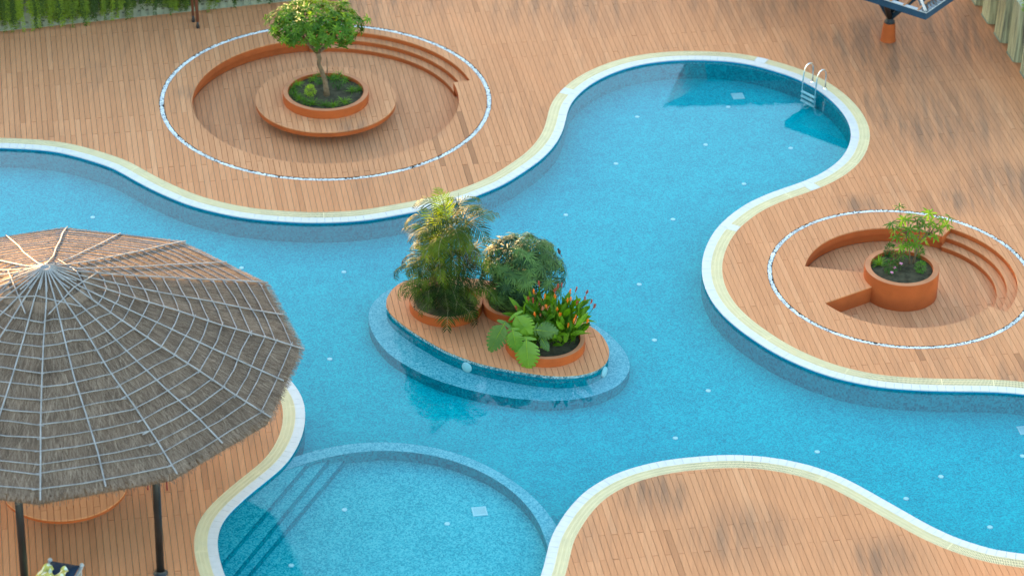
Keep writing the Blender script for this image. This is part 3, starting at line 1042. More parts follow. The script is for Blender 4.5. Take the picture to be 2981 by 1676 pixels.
def wall_light(px, nm):
    p = g(px[0], px[1], -0.20)
    i = int(np.argmin(np.hypot(*(ISL - p[:2]).T)))
    t = (ISL[(i + 2) % len(ISL)] - ISL[i - 2])
    t /= np.hypot(*t)
    nrm = Vector((-t[1], t[0], 0))
    if nrm.dot(Vector((ISL[i][0] - cen[0], ISL[i][1] - cen[1], 0))) < 0:
        nrm = -nrm
    o = MB()
    o.lathe([(0.0, 0.055), (0.075, 0.055), (0.085, 0.045), (0.10, 0.05), (0.125, 0.035), (0.135, 0.0)], 24)
    ob = o.build('pool_light', M['white'], isl, smooth=True)
    ob.rotation_mode = 'QUATERNION'
    ob.rotation_quaternion = nrm.to_track_quat('Z', 'Y')
    ob.location = (ISL[i][0] - IC[0], ISL[i][1] - IC[1], -0.215 - FZ)
wall_light((1363, 1066), 1)
wall_light((1758, 1080), 2)

# ------------------------------------------------------------------ paddling pool: curved wall, floor, steps
def z8(x, y):
    return (600 + x / 2.342, 1116 + y / 2.342)
KT, KF = -0.15, -0.42
outer_a = [g(*z8(*q), KT)[:2] for q in [(380, 600), (470, 545), (590, 495), (700, 465), (900, 415), (1100, 395), (1300, 395), (1500, 420), (1700, 465), (1900, 545), (2100, 660), (2250, 780), (2350, 900), (2420, 1010), (2470, 1130)]]
inner_a = [g(*z8(*q), KT)[:2] for q in [(400, 650), (520, 592), (620, 560), (720, 530), (850, 490), (1000, 465), (1200, 450), (1400, 460), (1600, 495), (1800, 560), (2000, 660), (2150, 780), (2250, 900), (2310, 1030), (2340, 1150)]]
def open_curve(P):
    P = np.array(P)
    s = np.r_[0, np.cumsum(np.hypot(*np.diff(P, axis=0).T))]
    u = np.linspace(0, s[-1], 90)
    Q = np.c_[np.interp(u, s, P[:, 0]), np.interp(u, s, P[:, 1])]
    for _ in range(40):
        Q[1:-1] = (Q[:-2] + 2 * Q[1:-1] + Q[2:]) / 4
    return Q
OA, IA = open_curve(outer_a), open_curve(inner_a)
kid = empty('paddling_pool', (float(IA[45][0]), float(IA[45][1]) - 2, FZ), 'shallow round paddling pool behind a curved submerged wall', 'paddling pool', kind='structure')
KL = np.array(kid.location)
def kl(P):
    return [(p[0] - KL[0], p[1] - KL[1]) for p in P]
m = MB()
m.strip(kl(IA), KT - FZ, kl(OA), KT - FZ)
m.build('wall_top', M['ledge'], kid)
m = MB()
m.strip(kl(IA), KT - FZ, kl(IA), KF - FZ)
m.strip(kl(OA), KT - FZ, kl(OA), 0)
m.build('curved_wall', M['pwall'], kid)
bl = [tuple(p) for p in IA] + [(3.2, 54.0), (2.0, 51.0), (-7.5, 51.0), (-8.2, 55.0)]
m = MB()
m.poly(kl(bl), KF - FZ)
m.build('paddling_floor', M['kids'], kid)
sl = [((-4.493, 58.108), (-6.161, 54.122)), ((-4.093, 58.357), (-5.86, 53.919)), ((-3.685, 58.533), (-5.557, 54.05))]
tops = [-0.165, -0.25, -0.335]
for k, (a, b) in enumerate(sl):
    a, b = np.array(a), np.array(b)
    d = (b - a) / np.hypot(*(b - a))
    nrm = np.array([d[1], -d[0]])          # towards the bank
    if nrm[0] > 0: nrm = -nrm
    a2, b2 = a - d * 0.12, b + d * 2.6
    # trim the inner end against the curved wall
    i = int(np.argmin(np.hypot(*(IA - a).T)))
    a2 = IA[i] - d * 0.02
    w = 2.6 if k == 0 else 0.5
    q = [a2, b2, b2 + nrm * w, a2 + nrm * w - d * 0.25]
    m = MB()
    zt = tops[k] - FZ
    m.add([(p[0] - KL[0], p[1] - KL[1], z) for z in (zt, KF - FZ) for p in q], [(0, 1, 2, 3), (0, 4, 5, 1), (0, 3, 7, 4)])
    m.mi = [0, 1, 1]
    m.build('step', [M['kids'], M['pwall']], kid)
    e = MB()
    q2 = [a2, b2, b2 + nrm * 0.05, a2 + nrm * 0.05]
    e.add([(p[0] - KL[0], p[1] - KL[1], zt + 0.003) for p in q2] + [(p[0] - KL[0] - nrm[0] * 0.003, p[1] - KL[1] - nrm[1] * 0.003, zt - 0.03) for p in (a2, b2)] + [(p[0] - KL[0] - nrm[0] * 0.003, p[1] - KL[1] - nrm[1] * 0.003, zt + 0.003) for p in (a2, b2)], [(0, 1, 2, 3), (6, 4, 5, 7)])
    e.build('nosing', M['pwall'], kid)

# floor inlets and drains
inl = MB()
inl.lathe([(0.062, 0.0), (0.060, 0.010), (0.045, 0.016), (0.030, 0.010), (0.0, 0.013)], 20)
inl_me = inl.mesh('floor_inlet', M['white'], True)
def on_floor(px, root, z):
    p = g(px[0], px[1], z)
    link('floor_inlet', inl_me, root, (p[0] - root.location[0], p[1] - root.location[1], z + 0.002 - root.location[2]))
for q in [(2054, 422), (2302, 432), (2166, 536), (1855, 341), (1793, 477), (1647, 626), (1959, 639), (1861, 828), (1905, 990), (2062, 1137), (1966, 1275), (2379, 1315), (2739, 1387), (2638, 1451), (2882, 1534), (270, 633), (703, 780), (1001, 792), (960, 1045), (2120, 312), (2977, 1327)]:
    on_floor(q, floor_o, FZ)
for q in [(1003, 1483), (1302, 1524), (848, 1645)]:
    on_floor(q, kid, KF)

def drain(px, root, z, mat=None):
    p = g(px[0], px[1], z)
    a = math.atan2(DV[1], DV[0])
    rot = Matrix.Rotation(a, 3, 'Z')
    m = MB()
    W = 0.30
    for s_ in (-1, 1):
        m.box((rot @ Vector((s_ * W / 2, 0, 0.008))), (0.025, W, 0.016), rot)
        m.box((rot @ Vector((0, s_ * W / 2, 0.009))), (W + 0.03, 0.025, 0.016), rot)
    for i in range(7):
        m.box((rot @ Vector((0, -0.12 + i * 0.04, 0.007))), (W, 0.022, 0.012), rot)
    o = m.build('drain_grate', M['white'], root, loc=(p[0] - root.location[0], p[1] - root.location[1], z - root.location[2]))
drain((1396, 1488), kid, KF)
drain((2148, 281), floor_o, FZ)
drain((2984, 1252), floor_o, FZ)

# ------------------------------------------------------------------ ladder
lad = empty('pool_ladder', (8.25, 76.9, 0), 'polished steel pool ladder with two curved handrails at the round bay', 'ladder')
feet = [np.array(g(2365, 240)[:2]), np.array(g(2402, 259)[:2])]
for k, f in enumerate(feet):
    i = int(np.argmin(np.hypot(*(CA - f).T)))
    inn = CA[i] - f
    inn = inn / np.hypot(*inn)
    P = []
    L = lad.location
    base = np.array([f[0] - L.x, f[1] - L.y])
    def pt(d, z):
        return (base[0] + inn[0] * d, base[1] + inn[1] * d, z)
    hgt = 0.62
    P = [pt(0.0, 0.01), pt(0.0, hgt - 0.18), pt(0.02, hgt - 0.07), pt(0.09, hgt), pt(0.17, hgt + 0.02), pt(0.25, hgt - 0.01), pt(0.31, hgt - 0.09), pt(0.335, hgt - 0.2), pt(0.36, 0.0), pt(0.37, -0.40), pt(0.34, -0.50), pt(0.27, -0.54), pt(0.20, -0.53)]
    m = MB()
    m.tube(P, 0.021, 10)
    m.build('handrail', M['steel'], lad, smooth=True)
    m = MB()
    m.lathe([(0.055, 0.0), (0.052, 0.012), (0.026, 0.022), (0.024, 0.05)], 18)
    m.build('foot_flange', M['steel'], lad, smooth=True, loc=pt(0, 0.001))
    if k == 0:
        r0 = [pt(0.365, z) for z in (-0.17, -0.31, -0.45)]
    else:
        for a, z in zip(r0, (-0.17, -0.31, -0.45)):
            b = pt(0.365, z)
            m = MB()
            d = Vector(b) - Vector(a)
            m.box((Vector(a) + Vector(b)) / 2, (d.length, 0.08, 0.025), Matrix.Rotation(math.atan2(d.y, d.x), 3, 'Z'))
            m.build('rung', M['white'], lad)

# ------------------------------------------------------------------ plants
def rot_to(d, roll=0.0):
    """rotation that turns local +Z to d"""
    q = Vector(d).normalized().to_track_quat('Z', 'Y')
    return q @ Vector((0, 0, 1)).rotation_difference(Vector((0, 0, 1))) @ Matrix.Rotation(roll, 3, 'Z').to_quaternion()

def palmate(seed, n=9, L=0.20, w=0.045, mat='treeleaf', droop=0.9, el=0.35):
    rr = random.Random(seed)
    m = MB()
    for k in range(n):
        a = 2 * math.pi * k / n + rr.uniform(-0.2, 0.2)
        e = el + rr.uniform(-0.3, 0.35)
        d = Vector((math.cos(a) * math.cos(e), math.sin(a) * math.cos(e), math.sin(e)))
        m.leaf((d.x * 0.012, d.y * 0.012, 0), d, (0, 0, 1), L * rr.uniform(0.75, 1.15), w * rr.uniform(0.85, 1.15), droop * rr.uniform(0.6, 1.3), 3, 0.18)
    return m.mesh('leaf_cluster', M[mat])

def limb(m, a, b, r0, r1, bend=0.1, n=5, rr=rnd, sides=7):
    a, b = Vector(a), Vector(b)
    side = Vector((rr.uniform(-1, 1), rr.uniform(-1, 1), rr.uniform(-0.3, 0.5))) * bend * (b - a).length
    P = []
    for i in range(n + 1):
        t = i / n
        P.append(a.lerp(b, t) + side * math.sin(math.pi * t))
    m.tube(P, [r0 + (r1 - r0) * i / n for i in range(n + 1)], sides)
    return P

# --- bushy tree in the large circle
def big_tree():
    rr = random.Random(3)
    t = empty('tree', (-5.19, 75.31, 0.14), 'bushy round headed tree with a crooked trunk in the bench planter', 'tree')
    tm = MB()
    P = [(0, 0, 0), (-0.02, 0, 0.25), (-0.05, 0.0, 0.5), (-0.14, 0.02, 0.78), (-0.21, 0.0, 0.98), (-0.19, 0.0, 1.15), (-0.24, 0.02, 1.34)]
    tm.tube(P, [0.095, 0.075, 0.066, 0.060, 0.056, 0.058, 0.06], 10)
    tm.tube([(0.01, 0, 0.62), (0.02, -0.01, 0.85), (0.01, -0.02, 1.2)], [0.018, 0.014, 0.012], 6)
    top = Vector(P[-1])
    cc = Vector((-0.27, 0.05, 2.12))
    rad = Vector((1.40, 1.12, 0.56))
    ends = []
    for k in range(9):
        a = 2 * math.pi * k / 9 + rr.uniform(-0.2, 0.2)
        f = rr.uniform(0.35, 0.7)
        e = cc + Vector((math.cos(a) * rad.x * f, math.sin(a) * rad.y * f, rr.uniform(-0.3, 0.15)))
        Q = limb(tm, top - Vector((0, 0, 0.05)), e, 0.036, 0.016, 0.12, 5, rr)
        for _ in range(3):
            e2 = cc + Vector((math.cos(a + rr.uniform(-.5, .5)) * rad.x * rr.uniform(.5, .9), math.sin(a + rr.uniform(-.5, .5)) * rad.y * rr.uniform(.5, .9), rr.uniform(-0.25, 0.35)))
            limb(tm, Q[-2], e2, 0.014, 0.006, 0.1, 3, rr, 5)
    tm.build('trunk', M['bark'], t, smooth=True)
    crown = MB()
    for k in range(46):
        a, f = rr.uniform(0, 6.28), rr.uniform(0.3, 0.92)
        e = cc + Vector((math.cos(a) * rad.x * f, math.sin(a) * rad.y * f, rr.uniform(-0.3, 0.38)))
        limb(crown, cc + (e - cc) * 0.35 - Vector((0, 0, 0.2)), e, 0.009, 0.004, 0.15, 3, rr, 4)
    cr = crown.build('crown', M['bark'], t)
    var = [palmate(s, 9, 0.19, 0.05) for s in range(5)]
    vy = [palmate(s + 20, 9, 0.18, 0.045, 'newleaf', 0.6, 0.6) for s in range(2)]
    n = 0
    while n < 298:
        d = Vector((rr.gauss(0, 1), rr.gauss(0, 1), rr.gauss(0.25, 1))).normalized()
        if d.z < -0.55: continue
        f = rr.uniform(0.72, 1.03) if rr.random() < 0.8 else rr.uniform(0.4, 0.72)
        lump = 1 + 0.10 * math.sin(d.x * 7 + 1) * math.cos(d.y * 6) + 0.06 * math.sin(d.z * 9)
        p = cc + Vector((d.x * rad.x, d.y * rad.y, d.z * rad.z * (1.0 if d.z > 0 else 0.75))) * f * lump
        nrm = Vector((d.x / rad.x, d.y / rad.y, d.z / rad.z * 0.8)).normalized() + Vector((0, 0, 0.35)) + Vector((rr.uniform(-.4, .4), rr.uniform(-.4, .4), 0))
        me = rr.choice(vy) if (rr.random() < 0.05 and d.z > 0.2) else rr.choice(var)
        o = link('leaf_cluster', me, cr, p, rot_to(nrm, rr.uniform(0, 6.28)))
        s = rr.uniform(0.8, 1.15)
        o.scale = (s, s, s)
        n += 1
    # a tall shoot above the crown
    for q, z in (((-0.62, 0.3), 0.80), ((0.72, 0.35), 0.62)):
        link('leaf_cluster', vy[0], cr, cc + Vector((q[0], q[1], z)), rot_to((0.1, 0, 1), 1))
big_tree()

# --- thin tree in the drum planter
def small_tree():
    rr = random.Random(5)
    bx, by = 10.02, 66.98
    t = empty('tree', (bx, by, 0.19), 'thin young tree with sparse leaves in the drum planter', 'tree')
    cr_m = MB()
    var = [palmate(s + 40, 9, 0.25, 0.055, 'treeleaf', 0.9, 0.3) for s in range(4)]
    var += [palmate(s + 50, 9, 0.23, 0.05, 'newleaf', 0.8, 0.35) for s in range(1)]
    pts = [(2618, 603), (2598, 652), (2622, 662), (2642, 640), (2655, 625), (2690, 655), (2706, 622), (2742, 640), (2766, 634), (2722, 660), (2702, 684), (2662, 690), (2612, 690), (2640, 714), (2626, 742), (2676, 668), (2630, 640), (2710, 648), (2735, 668), (2690, 700), (2606, 668), (2650, 668), (2668, 645), (2720, 690), (2640, 690), (2622, 720), (2755, 655), (2682, 636), (2662, 712)]
    pos = []
    for x, y in pts:
        p = at_y(x, y, by + rr.uniform(-0.35, 0.35))
        pos.append(Vector((p[0] - bx, p[1] - by, p[2] - 0.19)))
    tm = MB()
    tops = []
    for k, (ox, lean) in enumerate(((-0.06, -0.10), (0.05, 0.06), (0.02, 0.25))):
        P = [(ox, 0.02 * k, -0.02), (ox + lean * 0.25, 0, 0.35), (ox + lean * 0.6, 0.02, 0.7), (ox + lean * 1.3, 0.04, 1.0)]
        tm.tube(P, [0.022, 0.019, 0.016, 0.013], 7)
        tops.append(Vector(P[-1]))
    for p in pos:
        b = min(tops, key=lambda q: (q - p).length)
        limb(tm, b - Vector((0, 0, 0.15)), p - Vector((0, 0, 0.02)), 0.010, 0.005, 0.08, 3, rr, 5)
    tm.build('trunk', M['bark'], t, smooth=True)
    for p in pos:
        d = Vector((p.x, p.y, 0)) * 0.6 + Vector((rr.uniform(-.2, .2), rr.uniform(-.4, .1), 0.8))
        o = link('leaf_cluster', rr.choice(var), t, p, rot_to(d, rr.uniform(0, 6)))
        s = rr.uniform(0.75, 1.1)
        o.scale = (s, s, s)
small_tree()

# --- grasses and little bushes
def tuft_mesh(seed, n=46, L=0.26, w=0.016, mat='grass'):
    rr = random.Random(seed)
    m = MB()
    for k in range(n):
        a = rr.uniform(0, 6.28)
        e = rr.uniform(0.45, 1.35)
        d = (math.cos(a) * math.cos(e), math.sin(a) * math.cos(e), math.sin(e))
        m.leaf((rr.uniform(-.03, .03), rr.uniform(-.03, .03), 0), d, (0, 0, 1), L * rr.uniform(0.6, 1.1), w, rr.uniform(0.5, 1.4), 3, 0.15)
    return m.mesh('grass_tuft', M[mat])

def bush_mesh(seed, r_=0.16, n=150, mat='bush', L=0.055, w=0.022, squash=1.0, accents=None):
    rr = random.Random(seed)
    m = MB()
    for k in range(n):
        d = Vector((rr.gauss(0, 1), rr.gauss(0, 1), rr.gauss(0.2, 1))).normalized()
        p = d * r_ * rr.uniform(0.55, 1.0)
        p.z = max(0.01, p.z * squash + r_ * squash * 0.9)
        m.m = 0
        if accents and rr.random() < accents: m.m = 1
        dd = d + Vector((rr.uniform(-.5, .5), rr.uniform(-.5, .5), rr.uniform(0, .5)))
        m.leaf(p, dd, (rr.uniform(-1, 1), rr.uniform(-1, 1), 1), L * rr.uniform(.7, 1.3), w, 0.5, 2, 0.15)
    m.m = 0
    for k in range(7):
        a = 6.28 * k / 7
        m.tube([(0, 0, -0.02), (math.cos(a) * r_ * .5, math.sin(a) * r_ * .5, r_ * squash)], 0.006, 4)
    return m

def z4(x, y):
    return (760 + x / 3.915, y / 3.915)
tufts = [tuft_mesh(s) for s in range(4)]
tl = [((370, 1000), 'grass tuft at the far left inside the bench planter'), ((425, 950), 'grass tuft nearest the bare soil patch in the bench planter'), ((380, 1070), 'second grass tuft along the left rim of the bench planter'), ((440, 1110), 'third grass tuft along the left rim of the bench planter'), ((500, 1150), 'grass tuft below the yellow bush in the bench planter'), ((590, 1175), 'broad grass tuft at the front left rim of the bench planter'), ((720, 1185), 'grass tuft at the very front of the bench planter'), ((825, 1190), 'small grass tuft right of the front one in the bench planter'), ((945, 1150), 'large bright grass tuft at the front right of the bench planter'), ((1035, 1020), 'grass tuft left of the right rim in the bench planter'), ((1110, 1015), 'grass tuft touching the right rim in the bench planter'), ((595, 890), 'grass tuft behind the trunk, left, in the bench planter'), ((800, 880), 'grass tuft right behind the trunk in the bench planter'), ((870, 870), 'grass tuft at the back rim of the bench planter'), ((960, 905), 'grass tuft at the back right rim of the bench planter')]
for k, (q, lb) in enumerate(tl):
    p = g(*z4(q[0], q[1] + 22), 0.15)
    o = link('grass_tuft', tufts[k % 4], None, (p[0], p[1], 0.145))
    s = rnd.uniform(0.9, 1.2) * (1.25 if k in (5, 8) else 1)
    o.scale = (s, s, s)
    o.rotation_euler.z = k * 1.7
    tag(o, lb, 'grass tuft', 'grass tufts in the bench planter')
for q, mat, r_, lb in (((675, 960), 'bush', 0.19, 'round light green bush behind the trunk in the bench planter'), ((880, 1010), 'bush', 0.24, 'round dark green bush right of the trunk in the bench planter'), ((560, 1090), 'ybush', 0.17, 'small yellow green bush in the bench planter')):
    p = g(*z4(*q), 0.15)
    o = bush_mesh(int(q[0]), r_, 260, mat, 0.05, 0.02).build('bush', M[mat], None, loc=(p[0], p[1], 0.14))
    tag(o, lb, 'bush', 'bushes in the bench planter')

def zb(x, y):
    return (2300 + x / 3.081, 580 + y / 3.081)
def plant2(q, mb_, mats, name, lb, cat):
    p = g(*zb(*q), 0.19)
    o = mb_.build(name, mats, None, loc=(p[0], p[1], 0.185)) if isinstance(mb_, MB) else link(name, mb_, None, (p[0], p[1], 0.185))
    tag(o, lb, cat, 'small plants in the drum planter')
    return o
yt = tuft_mesh(31, 40, 0.34, 0.028, 'ybush')
plant2((800, 590), yt, None, 'grass_tuft', 'bright yellow green upright tuft in the drum planter', 'grass tuft')
plant2((890, 510), bush_mesh(71, 0.13, 240, 'bush', 0.06, 0.022, 1.5), M['bush'], 'bush', 'dark conical bush at the back left of the drum planter', 'bush')
plant2((1155, 520), bush_mesh(72, 0.12, 240, 'bush', 0.06, 0.022, 1.5), M['bush'], 'bush', 'dark conical bush at the back right of the drum planter', 'bush')
plant2((1165, 655), bush_mesh(73, 0.13, 240, 'bush', 0.06, 0.022, 1.25), M['bush'], 'bush', 'green bush at the front right of the drum planter', 'bush')
plant2((890, 660), bush_mesh(74, 0.16, 300, 'bush', 0.06, 0.022, 1.2, 0.15), [M['bush'], M['redleaf']], 'bush', 'dark green bush beside the pink flowers in the drum planter', 'bush')
plant2((955, 590), bush_mesh(75, 0.17, 280, 'bush', 0.06, 0.022, 1.2, 0.6), [M['bush'], M['redleaf']], 'bush', 'bronze leaved bush at the middle of the drum planter', 'bush')
def rose(q, z, lb):
    p = g(*zb(*q), z)
    root = empty('flower', (p[0], p[1], 0.185), lb, 'flower', 'pink flowers in the drum planter')
    st = MB()
    st.tube([(0, 0, 0), (0.01, 0.01, (z - .185) * .6), (0, 0, z - 0.185)], 0.006, 5)
    st.build('stem', M['bush'], root)
    m = MB()
    for k in range(11):
        a, e = 2.4 * k, 0.2 + 0.1 * k
        m.leaf((0, 0, z - 0.185), (math.cos(a) * math.cos(e), math.sin(a) * math.cos(e), math.sin(e)), (0, 0, 1), 0.055, 0.05, 0.5, 2, 0.2)
    m.build('petals', M['pink'], root)
rose((935, 615), 0.40, 'largest pink flower in the drum planter')
rose((995, 580), 0.40, 'pink flower right of the largest one in the drum planter')
rose((912, 660), 0.34, 'lowest pink flower in the drum planter')

# --- areca palm
def frond_mesh(seed, L=1.35, mat='palm', arch=1.5, lf=0.36, upright=0.0):
    """a feather leaf growing along local +X from the origin, rising then bending over"""
    rr = random.Random(seed)
    m = MB()
    n = 26
    p = Vector((0, 0, 0))
    P, D = [], []
    a0 = 1.15 + upright
    for i in range(n + 1):
        t = i / n
        a = a0 - arch * (t ** 1.5)
        d = Vector((math.cos(a), 0.0, math.sin(a)))
        P.append(p.copy())
        D.append(d)
        p = p + d * (L / n)
    m.m = 1
    k = P[::3] + [P[-1]]
    m.tube(k, [0.014 - 0.011 * i / (len(k) - 1) for i in range(len(k))], 5)
    m.m = 0
    for i in range(6, n + 1):
        t = (i - 6) / (n - 6)
        prof = (0.50 + 0.5 * math.sin(math.pi * min(1.0, 0.2 + t))) * (1.0 if t < 0.8 else 1.0 - (t - 0.8) * 1.6)
        for s in (-1, 1):
            q = P[i - 1].lerp(P[i], rr.uniform(0, 0.5))
            d = D[i]
            upv = Vector((-d.z, 0, d.x))
            dd = Vector((0, s, 0)) * 1.0 + d * (0.35 + 0.9 * t) + upv * (0.28 + rr.uniform(-0.12, 0.12))
            m.leaf(q, dd, upv, lf * prof * rr.uniform(0.85, 1.1), 0.026, rr.uniform(0.5, 1.0), 3, 0.1)
    return m.mesh('frond', [M[mat], M['cane']])

def areca():
    rr = random.Random(9)
    t = empty('palm', (P1c[0] + 0.05, P1c[1] - 0.02, 0.17), 'clumping areca palm with arching feathery fronds on the island', 'palm')
    green = [frond_mesh(s, 1.45, 'palm', q, 0.50) for s, q in enumerate((1.9, 2.3, 2.7, 3.1))]
    olive = [frond_mesh(s + 10, 1.2, 'palmd', 2.9, 0.42) for s in range(1)]
    young = [frond_mesh(s + 20, 1.1, 'palmy', q, 0.44, 0.2) for s, q in enumerate((0.8, 1.3))]
    canes = [(0.05, 0.05, 2.35, 6), (-0.15, 0.0, 1.85, 6), (0.22, 0.1, 1.95, 6), (-0.3, -0.12, 1.2, 6), (0.3, -0.1, 1.3, 6), (0.02, -0.2, 0.9, 6), (-0.1, 0.2, 1.5, 5), (0.15, -0.25, 0.45, 5), (-0.25, -0.25, 0.40, 5), (0.38, -0.2, 0.35, 5), (0.05, -0.15, 1.55, 5), (0.0, -0.35, 0.15, 5), (-0.38, -0.1, 0.5, 4)]
    for k, (x, y, h, nf) in enumerate(canes):
        m = MB()
        lean = (x * 0.3, y * 0.3)
        m.tube([(x, y, -0.03), (x + lean[0] * .4, y + lean[1] * .4, h * .5), (x + lean[0], y + lean[1], h)], [0.032, 0.026, 0.022], 7)
        m.build('cane', M['cane'], t, smooth=True)
        a0 = rr.uniform(0, 6.28)
        for j in range(nf):
            a = a0 + 2 * math.pi * j / nf + rr.uniform(-0.3, 0.3)
            if h < 0.5:
                a = -1.57 + (j - nf / 2 + 0.5) * 0.75
            me = rr.choice(green)
            if rr.random() < 0.08: me = olive[0]
            q = Matrix.Rotation(a, 3, 'Z').to_quaternion() @ Matrix.Rotation(rr.uniform(-0.15, 0.30), 3, 'Y').to_quaternion() @ Matrix.Rotation(rr.uniform(-0.3, 0.3), 3, 'X').to_quaternion()
            o = link('frond', me, t, (x + lean[0], y + lean[1], h - 0.07 * (j % 3)), q)
            s = rr.uniform(0.75, 1.05)
            o.scale = (s, s, s)
    for h in (0.45, 0.75, 1.0, 1.25, 1.5, 1.8, 2.05):
        for a in (-2.5, -1.9, -1.3, -0.7):
            q = Matrix.Rotation(a + rr.uniform(-.25, .25), 3, 'Z').to_quaternion() @ Matrix.Rotation(rr.uniform(0.05, 0.4), 3, 'Y').to_quaternion() @ Matrix.Rotation(rr.uniform(-.3, .3), 3, 'X').to_quaternion()
            o = link('frond', rr.choice(green[1:]), t, (rr.uniform(-.2, .25), rr.uniform(-.25, 0.0), h), q)
            s = rr.uniform(0.72, 0.98)
            o.scale = (s, s, s)
    for x, y, h, a, s in ((-0.2, -0.15, 1.45, 3.0, 1.0), (-0.15, -0.2, 1.15, -2.6, 0.95), (-0.12, -0.1, 1.85, 2.7, 0.95), (0.0, -0.1, 2.2, -2.4, 0.9), (-0.3, -0.15, 0.95, -2.9, 0.9), (-0.05, -0.1, 2.25, 2.0, 0.95), (-0.1, -0.25, 1.5, -1.9, 0.9)):
        o = link('frond', rr.choice(young), t, (x, y, h), Matrix.Rotation(a, 3, 'Z').to_quaternion())
        o.scale = (s, s, s)
    m = MB()
    m.tube([(0.18, 0.1, 2.2), (0.21, 0.12, 2.75), (0.215, 0.12, 3.05)], [0.012, 0.008, 0.003], 5)
    m.build('spear_leaf', M['palm'], t)
areca()

# --- umbrella sedge
def sedge():
    rr = random.Random(12)
    t = empty('sedge', (P2c[0], P2c[1], 0.17), 'large rounded umbrella sedge with star shaped leaf whorls on the island', 'plant')
    var = []
    for s in range(4):
        m = MB()
        q = random.Random(s + 90)
        for k in range(20):
            a = 2 * math.pi * k / 20 + q.uniform(-.1, .1)
            e = q.uniform(-0.1, 0.45)
            d = Vector((math.cos(a) * math.cos(e), math.sin(a) * math.cos(e), math.sin(e)))
            m.leaf(d * 0.01, d, (0, 0, 1), 0.34 * q.uniform(0.85, 1.1), 0.027, q.uniform(0.7, 1.2), 3, 0.12)
        var.append(m.mesh('leaf_whorl', M['sedge']))
    cc = Vector((0.22, -0.06, 0.92))
    rad = Vector((1.06, 1.0, 1.02))
    st = MB()
    n = 0
    while n < 190:
        d = Vector((rr.gauss(0, 1), rr.gauss(-0.15, 1), rr.gauss(0.35, 1))).normalized()
        if d.z < -0.62: continue
        f = rr.uniform(0.90, 1.0) if n < 125 else rr.uniform(0.5, 0.8)
        p = cc + Vector((d.x * rad.x, d.y * rad.y, d.z * rad.z)) * f
        if p.z < 0.1: continue
        nn = d + Vector((0, 0, 0.45)) + Vector((rr.uniform(-.3, .3), rr.uniform(-.3, .3), 0))
        o = link('leaf_whorl', rr.choice(var), t, p, rot_to(nn, rr.uniform(0, 6)))
        s = rr.uniform(0.75, 1.1)
        o.scale = (s, s, s)
        b = Vector((rr.uniform(-.35, .35), rr.uniform(-.35, .35), -0.02))
        mid = b.lerp(p, 0.5) + Vector((0, 0, 0.18))
        st.tube([b, mid, p], [0.006, 0.005, 0.004], 4, False)
        n += 1
    tag(st.build('stems', M['sedge'], t), kind='stuff')
sedge()

